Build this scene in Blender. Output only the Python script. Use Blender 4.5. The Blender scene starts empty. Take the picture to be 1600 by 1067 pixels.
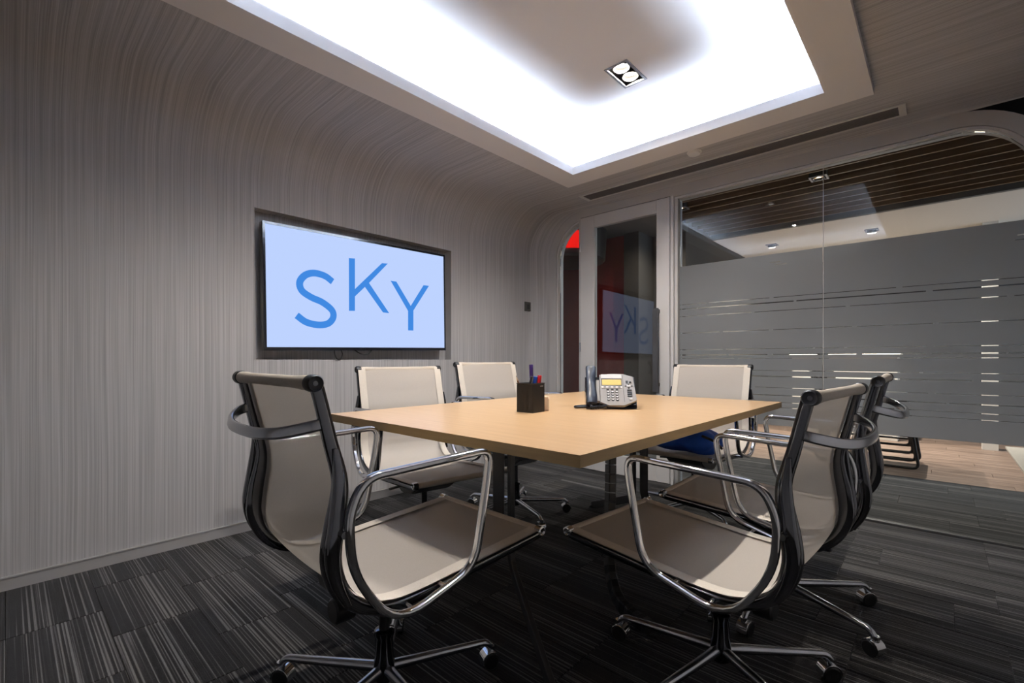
import bpy, bmesh, math, random
from mathutils import Vector, Matrix
random.seed(7)
PI = math.pi
scene = bpy.context.scene
C = scene.collection

# ------------------------------------------------------------------ camera
cam_d = bpy.data.cameras.new('camera')
cam = bpy.data.objects.new('camera', cam_d)
C.objects.link(cam)
cam.location = (0, 0, 0.95)
cam.rotation_euler = (math.radians(90), 0, math.radians(42.63))
cam_d.sensor_width = 36.0
cam_d.lens = 36.0 * 728.4 / 1600.0
cam_d.shift_y = (562 - 533.5) / 1600.0
cam_d.clip_start = 0.02
scene.camera = cam

# ------------------------------------------------------------------ world, exposure
w = bpy.data.worlds.new('world')
scene.world = w
w.use_nodes = True
w.node_tree.nodes['Background'].inputs[0].default_value = (0.5, 0.55, 0.65, 1)
w.node_tree.nodes['Background'].inputs[1].default_value = 0.02
scene.view_settings.view_transform = 'Standard'
scene.view_settings.look = 'None'
scene.view_settings.gamma = 1.0
scene.view_settings.use_curve_mapping = False
scene.view_settings.exposure = 0.12
scene.cycles.use_denoising = True
scene.cycles.max_bounces = 10
scene.cycles.diffuse_bounces = 5
scene.cycles.glossy_bounces = 5
scene.cycles.transmission_bounces = 6
scene.cycles.transparent_max_bounces = 16
scene.cycles.sample_clamp_indirect = 6.0
scene.cycles.caustics_reflective = False
scene.cycles.caustics_refractive = False

COVE = 270.0       # cove strip radiance
SPOT = 47.0        # watts of each downlight lamp
LOUNGE = 350.0     # watts of each lounge lamp

# ------------------------------------------------------------------ helpers
def lin(r, g, b):
    f = lambda c: (c / 255 / 12.92) if c / 255 <= 0.04045 else ((c / 255 + 0.055) / 1.055) ** 2.4
    return (f(r), f(g), f(b), 1.0)

def mat(name):
    m = bpy.data.materials.new(name)
    m.use_nodes = True
    nt = m.node_tree
    for n in list(nt.nodes):
        nt.nodes.remove(n)
    out = nt.nodes.new('ShaderNodeOutputMaterial')
    return m, nt, out

def N(nt, typ, **kw):
    n = nt.nodes.new(typ)
    for k, v in kw.items():
        if k in ('operation', 'blend_type', 'data_type', 'noise_dimensions', 'interpolation'):
            setattr(n, k, v)
        else:
            n.inputs[k.replace('_', ' ')].default_value = v
    return n

def pbr(name, col, rough=0.5, metal=0.0, coat=0.0, spec=0.5, bump=None, var=0.0, varscale=8.0, emit=None, emit_s=0.0):
    m, nt, out = mat(name)
    p = nt.nodes.new('ShaderNodeBsdfPrincipled')
    p.inputs['Base Color'].default_value = col
    p.inputs['Roughness'].default_value = rough
    p.inputs['Metallic'].default_value = metal
    p.inputs['Coat Weight'].default_value = coat
    p.inputs['Specular IOR Level'].default_value = spec
    if emit:
        p.inputs['Emission Color'].default_value = emit
        p.inputs['Emission Strength'].default_value = emit_s
    nt.links.new(p.outputs[0], out.inputs[0])
    if var or bump:
        tc = nt.nodes.new('ShaderNodeTexCoord')
        nz = N(nt, 'ShaderNodeTexNoise', Scale=varscale, Detail=4.0)
        nt.links.new(tc.outputs['Object'], nz.inputs['Vector'])
        if var:
            r = nt.nodes.new('ShaderNodeValToRGB')
            r.color_ramp.elements[0].color = tuple(c * (1 - var) for c in col[:3]) + (1,)
            r.color_ramp.elements[1].color = tuple(min(1, c * (1 + var)) for c in col[:3]) + (1,)
            r.color_ramp.elements[0].position = 0.3
            r.color_ramp.elements[1].position = 0.7
            nt.links.new(nz.outputs['Fac'], r.inputs['Fac'])
            nt.links.new(r.outputs['Color'], p.inputs['Base Color'])
        if bump:
            b = N(nt, 'ShaderNodeBump', Strength=bump, Distance=0.002)
            nz2 = N(nt, 'ShaderNodeTexNoise', Scale=varscale * 30, Detail=3.0)
            nt.links.new(tc.outputs['Object'], nz2.inputs['Vector'])
            nt.links.new(nz2.outputs['Fac'], b.inputs['Height'])
            nt.links.new(b.outputs[0], p.inputs['Normal'])
    return m

def emis(name, col, s):
    m, nt, out = mat(name)
    e = nt.nodes.new('ShaderNodeEmission')
    e.inputs[0].default_value = col
    e.inputs[1].default_value = s
    nt.links.new(e.outputs[0], out.inputs[0])
    return m

def obj(name, bm, m, parent=None, smooth=None, local=False):
    me = bpy.data.meshes.new(name)
    bmesh.ops.recalc_face_normals(bm, faces=bm.faces)
    if parent is not None and not local:
        off = parent_world(parent)
        for v in bm.verts:
            v.co -= off
    bm.to_mesh(me)
    bm.free()
    o = bpy.data.objects.new(name, me)
    C.objects.link(o)
    me.materials.append(m)
    if smooth is not None:
        for p in me.polygons:
            p.use_smooth = True
        me.set_sharp_from_angle(angle=math.radians(smooth))
    if parent is not None:
        o.parent = parent
    return o

def parent_world(p):
    v = Vector((0, 0, 0))
    while p is not None:
        v += p.location
        p = p.parent
    return v

def thing(name, label, cat, loc=(0, 0, 0), rz=0.0, group=None):
    o = bpy.data.objects.new(name, None)
    o.empty_display_size = 0.1
    C.objects.link(o)
    o.location = loc
    o.rotation_euler = (0, 0, rz)
    tag(o, label, cat, group)
    return o

def tag(o, label, cat, group=None):
    o['label'] = label
    o['category'] = cat
    if group:
        o['group'] = group
    return o

def struct(o):
    o['kind'] = 'structure'
    return o

def box(bm, a, b, bev=0.0, seg=2):
    x0, y0, z0 = a
    x1, y1, z1 = b
    vs = [bm.verts.new(p) for p in ((x0, y0, z0), (x1, y0, z0), (x1, y1, z0), (x0, y1, z0),
                                    (x0, y0, z1), (x1, y0, z1), (x1, y1, z1), (x0, y1, z1))]
    fs = [bm.faces.new([vs[i] for i in q]) for q in ((3, 2, 1, 0), (4, 5, 6, 7), (0, 1, 5, 4), (1, 2, 6, 5), (2, 3, 7, 6), (3, 0, 4, 7))]
    if bev:
        es = list({e for f in fs for e in f.edges})
        bmesh.ops.bevel(bm, geom=es, offset=bev, segments=seg, affect='EDGES', profile=0.5)
    return vs

def B(a, b, bev=0.0, seg=2):
    bm = bmesh.new()
    box(bm, a, b, bev, seg)
    return bm

def prism(bm, pts, axis, d0, d1):
    """polygon pts (2d) extruded along axis ('x','y','z') from d0 to d1"""
    def P(p, d):
        if axis == 'y':
            return (p[0], d, p[1])
        if axis == 'x':
            return (d, p[0], p[1])
        return (p[0], p[1], d)
    a = [bm.verts.new(P(p, d0)) for p in pts]
    b = [bm.verts.new(P(p, d1)) for p in pts]
    bm.faces.new(a)
    bm.faces.new(b[::-1])
    n = len(pts)
    for i in range(n):
        bm.faces.new((a[i], b[i], b[(i + 1) % n], a[(i + 1) % n]))

def catmull(pts, n=6, closed=False):
    P = [Vector(p) for p in pts]
    out = []
    L = len(P)
    rng = range(L if closed else L - 1)
    for i in rng:
        if closed:
            p0, p1, p2, p3 = P[(i - 1) % L], P[i], P[(i + 1) % L], P[(i + 2) % L]
        else:
            p1, p2 = P[i], P[i + 1]
            p0 = P[i - 1] if i > 0 else p1 * 2 - p2
            p3 = P[i + 2] if i + 2 < L else p2 * 2 - p1
        for k in range(n):
            t = k / n
            out.append(0.5 * ((2 * p1) + (p2 - p0) * t + (2 * p0 - 5 * p1 + 4 * p2 - p3) * t * t + (3 * p1 - p0 - 3 * p2 + p3) * t ** 3))
    if not closed:
        out.append(P[-1])
    return out

def fillet(pts, r, n=6, closed=False):
    """round the corners of a polyline by r (float or list)"""
    P = [Vector(p) for p in pts]
    L = len(P)
    out = []
    for i in range(L):
        if not closed and i in (0, L - 1):
            out.append(P[i])
            continue
        a, b, c = P[i - 1], P[i], P[(i + 1) % L]
        rr = r[i] if isinstance(r, (list, tuple)) else r
        u, v = (a - b), (c - b)
        d = min(rr, u.length * 0.49, v.length * 0.49)
        s, e = b + u.normalized() * d, b + v.normalized() * d
        for k in range(n + 1):
            t = k / n
            out.append(s * (1 - t) ** 2 + b * 2 * t * (1 - t) + e * t * t)
    return out

def circ(r, n=10):
    return [(r * math.cos(2 * PI * k / n), r * math.sin(2 * PI * k / n)) for k in range(n)]

def rrect(a, b, r=0.003, n=2):
    out = []
    for cx, cy, s in ((a - r, b - r, 0), (-a + r, b - r, 1), (-a + r, -b + r, 2), (a - r, -b + r, 3)):
        for k in range(n + 1):
            t = (s + k / n) * PI / 2
            out.append((cx + r * math.cos(t), cy + r * math.sin(t)))
    return out

def sweep(bm, pts, prof, closed=False, binormal=None, scale=None):
    """sweep 2d profile (n, b) along pts"""
    P = [Vector(p) for p in pts]
    L = len(P)
    rings = []
    prev = None
    for i in range(L):
        if closed:
            t = P[(i + 1) % L] - P[i - 1]
        else:
            t = P[min(i + 1, L - 1)] - P[max(i - 1, 0)]
        t.normalize()
        if binormal is not None:
            b = Vector(binormal)
            b = (b - t * b.dot(t)).normalized()
        else:
            if prev is None:
                ref = Vector((0, 0, 1)) if abs(t.z) < 0.9 else Vector((1, 0, 0))
                b = (ref - t * ref.dot(t)).normalized()
            else:
                b = (prev - t * prev.dot(t)).normalized()
            prev = b
        n = b.cross(t)
        s = scale[i] if scale else 1.0
        rings.append([bm.verts.new(P[i] + n * (u * s) + b * (v * s)) for u, v in prof])
    m = len(prof)
    for i in range(L if closed else L - 1):
        a, c = rings[i], rings[(i + 1) % L]
        for k in range(m):
            bm.faces.new((a[k], a[(k + 1) % m], c[(k + 1) % m], c[k]))
    if not closed:
        bm.faces.new(rings[0][::-1])
        bm.faces.new(rings[-1])

def tube(pts, r, n=10, closed=False, scale=None):
    bm = bmesh.new()
    sweep(bm, pts, circ(r, n), closed, None, scale)
    return bm

def lathe(bm, prof, center=(0, 0, 0), n=20, axis='z'):
    """prof list of (r, h) around axis"""
    c = Vector(center)
    rings = []
    for r, h in prof:
        ring = []
        if r < 1e-6:
            ring = [bm.verts.new(c + ax(0, 0, h, axis))]
        else:
            for k in range(n):
                a = 2 * PI * k / n
                ring.append(bm.verts.new(c + ax(r * math.cos(a), r * math.sin(a), h, axis)))
        rings.append(ring)
    for a, b in zip(rings, rings[1:]):
        if len(a) == 1 and len(b) == 1:
            continue
        for k in range(n):
            k2 = (k + 1) % n
            if len(a) == 1:
                bm.faces.new((a[0], b[k], b[k2]))
            elif len(b) == 1:
                bm.faces.new((a[k], a[k2], b[0]))
            else:
                bm.faces.new((a[k], a[k2], b[k2], b[k]))

def ax(u, v, h, axis):
    return Vector((u, v, h)) if axis == 'z' else (Vector((h, u, v)) if axis == 'x' else Vector((u, h, v)))

def copy_tree(o, parent=None):
    c = o.copy()
    C.objects.link(c)
    c.parent = parent
    for ch in list(o.children):
        copy_tree(ch, c)
    return c

# ------------------------------------------------------------------ materials
def wallpaper():
    m, nt, out = mat('wallpaper')
    tc = nt.nodes.new('ShaderNodeTexCoord')
    warp = N(nt, 'ShaderNodeTexNoise', Scale=2.2, Detail=1.0)
    nt.links.new(tc.outputs['Object'], warp.inputs['Vector'])
    sep = nt.nodes.new('ShaderNodeSeparateXYZ')
    nt.links.new(tc.outputs['Object'], sep.inputs[0])
    ww = N(nt, 'ShaderNodeMath', operation='MULTIPLY')
    nt.links.new(warp.outputs['Fac'], ww.inputs[0])
    ww.inputs[1].default_value = 0.006
    yy = N(nt, 'ShaderNodeMath', operation='ADD')
    nt.links.new(sep.outputs['Y'], yy.inputs[0])
    nt.links.new(ww.outputs[0], yy.inputs[1])
    def streak(sy, so, det):
        my = N(nt, 'ShaderNodeMath', operation='MULTIPLY')
        nt.links.new(yy.outputs[0], my.inputs[0])
        my.inputs[1].default_value = sy
        mx = N(nt, 'ShaderNodeMath', operation='MULTIPLY')
        nt.links.new(sep.outputs['X'], mx.inputs[0])
        mx.inputs[1].default_value = so
        mz = N(nt, 'ShaderNodeMath', operation='MULTIPLY')
        nt.links.new(sep.outputs['Z'], mz.inputs[0])
        mz.inputs[1].default_value = so
        cb = nt.nodes.new('ShaderNodeCombineXYZ')
        nt.links.new(mx.outputs[0], cb.inputs[0])
        nt.links.new(my.outputs[0], cb.inputs[1])
        nt.links.new(mz.outputs[0], cb.inputs[2])
        nz = N(nt, 'ShaderNodeTexNoise', Scale=1.0, Detail=det, Roughness=0.6)
        nt.links.new(cb.outputs[0], nz.inputs['Vector'])
        return nz
    a = streak(120, 0.7, 2.0)
    b = streak(330, 1.4, 1.0)
    mix = N(nt, 'ShaderNodeMix', data_type='FLOAT')
    mix.inputs[0].default_value = 0.42
    nt.links.new(a.outputs['Fac'], mix.inputs[2])
    nt.links.new(b.outputs['Fac'], mix.inputs[3])
    r = nt.nodes.new('ShaderNodeValToRGB')
    e = r.color_ramp.elements
    e[0].position, e[0].color = 0.36, (0.345, 0.34, 0.352, 1)
    e[1].position, e[1].color = 0.64, (0.53, 0.525, 0.54, 1)
    nt.links.new(mix.outputs[0], r.inputs['Fac'])
    p = N(nt, 'ShaderNodeBsdfPrincipled', Roughness=0.62)
    p.inputs['Specular IOR Level'].default_value = 0.3
    bp = N(nt, 'ShaderNodeBump', Strength=0.35, Distance=0.004)
    nt.links.new(mix.outputs[0], bp.inputs['Height'])
    nt.links.new(r.outputs['Color'], p.inputs['Base Color'])
    nt.links.new(bp.outputs[0], p.inputs['Normal'])
    nt.links.new(p.outputs[0], out.inputs[0])
    return m

def carpet():
    m, nt, out = mat('carpet')
    tc = nt.nodes.new('ShaderNodeTexCoord')
    oi = nt.nodes.new('ShaderNodeObjectInfo')
    sep = nt.nodes.new('ShaderNodeSeparateXYZ')
    nt.links.new(tc.outputs['Object'], sep.inputs[0])
    rnd = N(nt, 'ShaderNodeMath', operation='MULTIPLY')
    nt.links.new(oi.outputs['Random'], rnd.inputs[0])
    rnd.inputs[1].default_value = 300.0
    def nz1(sx, sy, det, off):
        cb = nt.nodes.new('ShaderNodeCombineXYZ')
        mx = N(nt, 'ShaderNodeMath', operation='MULTIPLY')
        nt.links.new(sep.outputs['X'], mx.inputs[0])
        mx.inputs[1].default_value = sx
        my = N(nt, 'ShaderNodeMath', operation='MULTIPLY')
        nt.links.new(sep.outputs['Y'], my.inputs[0])
        my.inputs[1].default_value = sy
        ad = N(nt, 'ShaderNodeMath', operation='ADD')
        nt.links.new(my.outputs[0], ad.inputs[0])
        nt.links.new(rnd.outputs[0], ad.inputs[1])
        nt.links.new(mx.outputs[0], cb.inputs[0])
        nt.links.new(ad.outputs[0], cb.inputs[1])
        cb.inputs[2].default_value = off
        n = N(nt, 'ShaderNodeTexNoise', Scale=1.0, Detail=det)
        nt.links.new(cb.outputs[0], n.inputs['Vector'])
        return n
    stripes = nz1(0.5, 135, 1.0, 0.0)
    broad = nz1(0.3, 9, 1.0, 5.0)
    fuzz = N(nt, 'ShaderNodeTexNoise', Scale=420.0, Detail=2.0)
    nt.links.new(tc.outputs['Object'], fuzz.inputs['Vector'])
    add = N(nt, 'ShaderNodeMath', operation='MULTIPLY_ADD')
    nt.links.new(broad.outputs['Fac'], add.inputs[0])
    add.inputs[1].default_value = 0.5
    nt.links.new(stripes.outputs['Fac'], add.inputs[2])
    r = nt.nodes.new('ShaderNodeValToRGB')
    e = r.color_ramp.elements
    e[0].position, e[0].color = 0.72, (0.010, 0.0095, 0.010, 1)
    e[1].position, e[1].color = 0.88, (0.15, 0.145, 0.142, 1)
    k = e.new(0.79)
    k.color = (0.024, 0.022, 0.023, 1)
    nt.links.new(add.outputs[0], r.inputs['Fac'])
    mul = N(nt, 'ShaderNodeMix', data_type='RGBA', blend_type='MULTIPLY')
    mul.inputs[0].default_value = 1.0
    fr = nt.nodes.new('ShaderNodeValToRGB')
    fr.color_ramp.elements[0].color = (0.45, 0.45, 0.45, 1)
    fr.color_ramp.elements[0].position = 0.3
    fr.color_ramp.elements[1].position = 0.7
    fr.color_ramp.elements[1].color = (1.3, 1.3, 1.3, 1)
    nt.links.new(fuzz.outputs['Fac'], fr.inputs['Fac'])
    nt.links.new(r.outputs['Color'], mul.inputs[6])
    nt.links.new(fr.outputs['Color'], mul.inputs[7])
    p = N(nt, 'ShaderNodeBsdfPrincipled', Roughness=0.95)
    p.inputs['Specular IOR Level'].default_value = 0.1
    p.inputs['Sheen Weight'].default_value = 0.15
    bp = N(nt, 'ShaderNodeBump', Strength=0.6, Distance=0.003)
    nt.links.new(fuzz.outputs['Fac'], bp.inputs['Height'])
    nt.links.new(mul.outputs[2], p.inputs['Base Color'])
    nt.links.new(bp.outputs[0], p.inputs['Normal'])
    nt.links.new(p.outputs[0], out.inputs[0])
    return m

def wood(name, c0, c1, sx, sy, rough=0.35, coat=0.0, obj_rand=False, sz=None):
    m, nt, out = mat(name)
    tc = nt.nodes.new('ShaderNodeTexCoord')
    mp = nt.nodes.new('ShaderNodeMapping')
    mp.inputs['Scale'].default_value = (sx, sy, sz if sz else max(sx, sy))
    nt.links.new(tc.outputs['Object'], mp.inputs['Vector'])
    if obj_rand:
        oi = nt.nodes.new('ShaderNodeObjectInfo')
        mu = N(nt, 'ShaderNodeMath', operation='MULTIPLY')
        nt.links.new(oi.outputs['Random'], mu.inputs[0])
        mu.inputs[1].default_value = 57.0
        nt.links.new(mu.outputs[0], mp.inputs['Location'])
    nz = N(nt, 'ShaderNodeTexNoise', Scale=1.0, Detail=5.0, Distortion=0.6)
    nt.links.new(mp.outputs[0], nz.inputs['Vector'])
    r = nt.nodes.new('ShaderNodeValToRGB')
    r.color_ramp.elements[0].position, r.color_ramp.elements[0].color = 0.3, c0
    r.color_ramp.elements[1].position, r.color_ramp.elements[1].color = 0.7, c1
    nt.links.new(nz.outputs['Fac'], r.inputs['Fac'])
    p = N(nt, 'ShaderNodeBsdfPrincipled', Roughness=rough)
    p.inputs['Coat Weight'].default_value = coat
    p.inputs['Coat Roughness'].default_value = 0.25
    nt.links.new(r.outputs['Color'], p.inputs['Base Color'])
    nt.links.new(p.outputs[0], out.inputs[0])
    return m

def glass_clear():
    m, nt, out = mat('clear_glass')
    t = nt.nodes.new('ShaderNodeBsdfTransparent')
    t.inputs[0].default_value = (0.93, 0.95, 0.95, 1)
    g = nt.nodes.new('ShaderNodeBsdfGlossy')
    g.inputs['Roughness'].default_value = 0.0
    f = N(nt, 'ShaderNodeFresnel', IOR=1.5)
    mx = nt.nodes.new('ShaderNodeMixShader')
    nt.links.new(f.outputs[0], mx.inputs[0])
    nt.links.new(t.outputs[0], mx.inputs[1])
    nt.links.new(g.outputs[0], mx.inputs[2])
    nt.links.new(mx.outputs[0], out.inputs[0])
    return m

def film():
    m, nt, out = mat('frosted_film')
    rf = nt.nodes.new('ShaderNodeBsdfRefraction')
    rf.inputs['Color'].default_value = (0.78, 0.80, 0.82, 1)
    rf.inputs['Roughness'].default_value = 0.55
    rf.inputs['IOR'].default_value = 1.25
    df = nt.nodes.new('ShaderNodeBsdfDiffuse')
    df.inputs[0].default_value = (0.53, 0.56, 0.60, 1)
    tl = nt.nodes.new('ShaderNodeBsdfTranslucent')
    tl.inputs[0].default_value = (0.46, 0.48, 0.51, 1)
    a = nt.nodes.new('ShaderNodeMixShader')
    a.inputs[0].default_value = 0.55
    nt.links.new(df.outputs[0], a.inputs[1])
    nt.links.new(tl.outputs[0], a.inputs[2])
    b = nt.nodes.new('ShaderNodeMixShader')
    b.inputs[0].default_value = 0.65
    nt.links.new(rf.outputs[0], b.inputs[1])
    nt.links.new(a.outputs[0], b.inputs[2])
    nt.links.new(b.outputs[0], out.inputs[0])
    return m

def sling_mat():
    m, nt, out = mat('cream_mesh_fabric')
    tc = nt.nodes.new('ShaderNodeTexCoord')
    nz = N(nt, 'ShaderNodeTexNoise', Scale=600.0, Detail=1.0)
    nt.links.new(tc.outputs['Object'], nz.inputs['Vector'])
    r = nt.nodes.new('ShaderNodeValToRGB')
    r.color_ramp.elements[0].color = (0.52, 0.475, 0.43, 1)
    r.color_ramp.elements[1].color = (0.68, 0.63, 0.58, 1)
    nt.links.new(nz.outputs['Fac'], r.inputs['Fac'])
    p = N(nt, 'ShaderNodeBsdfPrincipled', Roughness=0.55)
    p.inputs['Specular IOR Level'].default_value = 0.35
    nt.links.new(r.outputs['Color'], p.inputs['Base Color'])
    tr = nt.nodes.new('ShaderNodeBsdfTransparent')
    tl = nt.nodes.new('ShaderNodeBsdfTranslucent')
    tl.inputs[0].default_value = (0.5, 0.45, 0.39, 1)
    m1 = nt.nodes.new('ShaderNodeMixShader')
    m1.inputs[0].default_value = 0.15
    m2 = nt.nodes.new('ShaderNodeMixShader')
    m2.inputs[0].default_value = 0.14
    nt.links.new(p.outputs[0], m1.inputs[1])
    nt.links.new(tl.outputs[0], m1.inputs[2])
    nt.links.new(m1.outputs[0], m2.inputs[1])
    nt.links.new(tr.outputs[0], m2.inputs[2])
    nt.links.new(m2.outputs[0], out.inputs[0])
    return m

def cup_mesh():
    m, nt, out = mat('black_wire_mesh')
    p = N(nt, 'ShaderNodeBsdfPrincipled', Roughness=0.4)
    p.inputs['Base Color'].default_value = (0.012, 0.010, 0.009, 1)
    t = nt.nodes.new('ShaderNodeBsdfTransparent')
    mx = nt.nodes.new('ShaderNodeMixShader')
    mx.inputs[0].default_value = 0.16
    nt.links.new(p.outputs[0], mx.inputs[1])
    nt.links.new(t.outputs[0], mx.inputs[2])
    nt.links.new(mx.outputs[0], out.inputs[0])
    return m

M = {}
M['wallpaper'] = wallpaper()
M['carpet'] = carpet()
M['paint'] = pbr('white_paint', (0.78, 0.76, 0.75, 1), 0.7, var=0.02, varscale=2)
M['tray_paint'] = pbr('tray_ceiling_paint', (0.80, 0.79, 0.80, 1), 0.8, var=0.01, varscale=2)
M['frame'] = pbr('grey_frame_lacquer', (0.50, 0.495, 0.50, 1), 0.42, var=0.02, varscale=3)
M['frame2'] = pbr('grey_bead_lacquer', (0.60, 0.595, 0.60, 1), 0.4, var=0.02, varscale=3)
M['base'] = pbr('baseboard_aluminium', (0.36, 0.355, 0.36, 1), 0.45, metal=0.0, var=0.03, varscale=5)
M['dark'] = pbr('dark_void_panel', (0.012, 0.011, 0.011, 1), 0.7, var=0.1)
M['table'] = wood('beech_laminate', (0.60, 0.385, 0.20, 1), (0.68, 0.45, 0.25, 1), 3.0, 60.0, rough=0.30, coat=0.25)
M['edge'] = wood('shaded_beech_edge', (0.36, 0.24, 0.095, 1), (0.42, 0.28, 0.115, 1), 6.0, 6.0, rough=0.4, sz=120.0)  # darker copy of the beech: shade on the table edge is in the colour
M['legmetal'] = pbr('charcoal_powder_coat', (0.045, 0.045, 0.047, 1), 0.5, var=0.1, varscale=20)
M['alu'] = pbr('polished_dark_aluminium', (0.16, 0.165, 0.18, 1), 0.08, metal=1.0, var=0.04, varscale=6)
M['chrome'] = pbr('chrome', (0.72, 0.73, 0.75, 1), 0.07, metal=1.0, var=0.01)
M['bow'] = pbr('satin_grey_aluminium', (0.55, 0.57, 0.62, 1), 0.22, metal=1.0, var=0.03)
M['black'] = pbr('black_plastic', (0.012, 0.012, 0.013, 1), 0.4, var=0.1)
M['blackgloss'] = pbr('black_gloss_plastic', (0.008, 0.009, 0.014, 1), 0.12, coat=0.4, var=0.05)
M['sling'] = sling_mat()
M['hem'] = pbr('cream_fabric_hem', (0.66, 0.61, 0.55, 1), 0.7, var=0.05, varscale=300)
M['barfab'] = pbr('taupe_fabric_wrap', (0.54, 0.48, 0.41, 1), 0.6, var=0.08, varscale=250)
M['glass'] = glass_clear()
M['film'] = film()
M['silver'] = pbr('silver_phone_plastic', (0.28, 0.27, 0.268, 1), 0.35, var=0.02)
M['pale'] = pbr('pale_phone_plastic', (0.62, 0.62, 0.64, 1), 0.25, var=0.01)
M['lcd'] = pbr('amber_display', (0.62, 0.45, 0.13, 1), 0.3, var=0.06, varscale=60, emit=(0.85, 0.6, 0.2, 1), emit_s=0.05)
M['white'] = pbr('white_plastic', (0.72, 0.72, 0.71, 1), 0.4, var=0.01)
M['ventm'] = pbr('grille_grey', (0.15, 0.14, 0.14, 1), 0.45, var=0.02)
M['ventfr'] = pbr('grille_frame', (0.60, 0.60, 0.58, 1), 0.4, var=0.02)
M['cup'] = cup_mesh()

# ------------------------------------------------------------------ room constants
XL, XR, YB, YG = -2.84, 0.75, -1.3, 3.43
ZC = 2.27
RC = 0.33
TXO0, TXO1, TYO0, TYO1 = -2.06, -0.24, 0.32, 2.86      # tray plate, outer
TXI0, TXI1, TYI0, TYI1 = -1.89, -0.416, 0.50, 2.68     # tray opening
ZP = 2.24                                              # underside of the tray plate
ZU = 2.41                                              # upper tray ceiling
RECY0, RECY1, RECZ0, RECZ1 = 0.947, 2.378, 0.951, 1.807
YE = 3.30                                              # where the wall starts to turn into the glass frame

def quad_grid(bm, us, vs, fn, skip=None):
    g = [[bm.verts.new(fn(u, v)) for v in vs] for u in us]
    for i in range(len(us) - 1):
        for j in range(len(vs) - 1):
            if skip and skip((us[i] + us[i + 1]) / 2, (vs[j] + vs[j + 1]) / 2):
                continue
            bm.faces.new((g[i][j], g[i + 1][j], g[i + 1][j + 1], g[i][j + 1]))

# ------------------------------------------------------------------ wall_left with curved cove and television recess
def prof_wall(s):
    """s in [0,1]: floor to 1.85 straight; [1,2]: arc to the flat ceiling"""
    if s <= 1:
        return (XL, s * (ZC - RC))
    t = (s - 1) * PI / 2
    return (XL + RC - RC * math.cos(t), ZC - RC + RC * math.sin(t))

H1 = ZC - RC
ss = [0, RECZ0 / H1, RECZ1 / H1, 1] + [1 + k / 16 for k in range(1, 17)]
ys = [YB, RECY0, RECY1, YE]
bm = bmesh.new()
quad_grid(bm, ss, ys, lambda s, y: (prof_wall(s)[0], y, prof_wall(s)[1]),
          skip=lambda s, y: RECZ0 / H1 < s < RECZ1 / H1 and RECY0 < y < RECY1)
# recess: 10 cm deep box open to the room
D = 0.075
a = [(XL, RECY0, RECZ0), (XL, RECY1, RECZ0), (XL, RECY1, RECZ1), (XL, RECY0, RECZ1)]
b = [(XL - D, y, z) for _, y, z in a]
va = [bm.verts.new(p) for p in a]
vb = [bm.verts.new(p) for p in b]
bm.faces.new(vb)
for i in range(4):
    bm.faces.new((va[i], vb[i], vb[(i + 1) % 4], va[(i + 1) % 4]))
# the wall end rounds over into the frame of the glass partition
def arch(off, y=None, n=16):
    """left half arch points from the floor to the head, offset outward from the glass edge"""
    out = [(-2.583 - off, 0.0), (-2.583 - off, 1.864)]
    R = 0.30 + off
    for k in range(1, n + 1):
        t = k / n * PI / 2
        out.append((-2.283 - R * math.cos(t), 1.864 + R * math.sin(t)))
    return out
def arch_right(off, n=16):
    R = 0.30 + off
    out = []
    for k in range(0, n + 1):
        t = k / n * PI / 2
        out.append((0.05 + R * math.sin(t), 1.864 + R * math.cos(t)))
    out.append((0.35 + off, 0.0))
    return out
po = [prof_wall(0), prof_wall(1)] + [prof_wall(1 + k / 16) for k in range(1, 17)]
pi_ = arch(0.09)
ts = [k / 8 for k in range(9)]
rows = []
for t in ts:
    ang = t * PI / 2
    o_ = 1 - math.cos(ang)
    y = YE + (YG - 0.005 - YE) * math.sin(ang)
    rows.append([bm.verts.new((po[i][0] * (1 - o_) + pi_[i][0] * o_, y, po[i][1] * (1 - o_) + pi_[i][1] * o_)) for i in range(len(po))])
for i in range(len(rows) - 1):
    for j in range(len(po) - 1):
        bm.faces.new((rows[i][j], rows[i][j + 1], rows[i + 1][j + 1], rows[i + 1][j]))
bmesh.ops.remove_doubles(bm, verts=bm.verts, dist=0.0005)
wl = struct(obj('wall_left', bm, M['wallpaper'], smooth=40))

# ------------------------------------------------------------------ ceiling (papered, flat part, with the opening for the tray)
bm = bmesh.new()
xs = [XL + RC, TXO0, TXO1, 0.05, XR]
quad_grid(bm, xs, [YB, TYO0, TYO1, YE], lambda x, y: (x, y, ZC), skip=lambda x, y: TXO0 < x < TXO1 and TYO0 < y < TYO1)
mapx = lambda x: -2.283 if x < -2.4 else x
rows = []
for t in ts:
    ang = t * PI / 2
    o_ = 1 - math.cos(ang)
    y = YE + (YG - 0.005 - YE) * math.sin(ang)
    rows.append([bm.verts.new((x * (1 - o_) + mapx(x) * o_, y, ZC * (1 - o_) + 2.254 * o_)) for x in xs])
for i in range(len(rows) - 1):
    for j in range(len(xs) - 1):
        bm.faces.new((rows[i][j], rows[i][j + 1], rows[i + 1][j + 1], rows[i + 1][j]))
bmesh.ops.remove_doubles(bm, verts=bm.verts, dist=0.0005)
struct(obj('ceiling', bm, M['wallpaper'], smooth=40))

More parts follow.
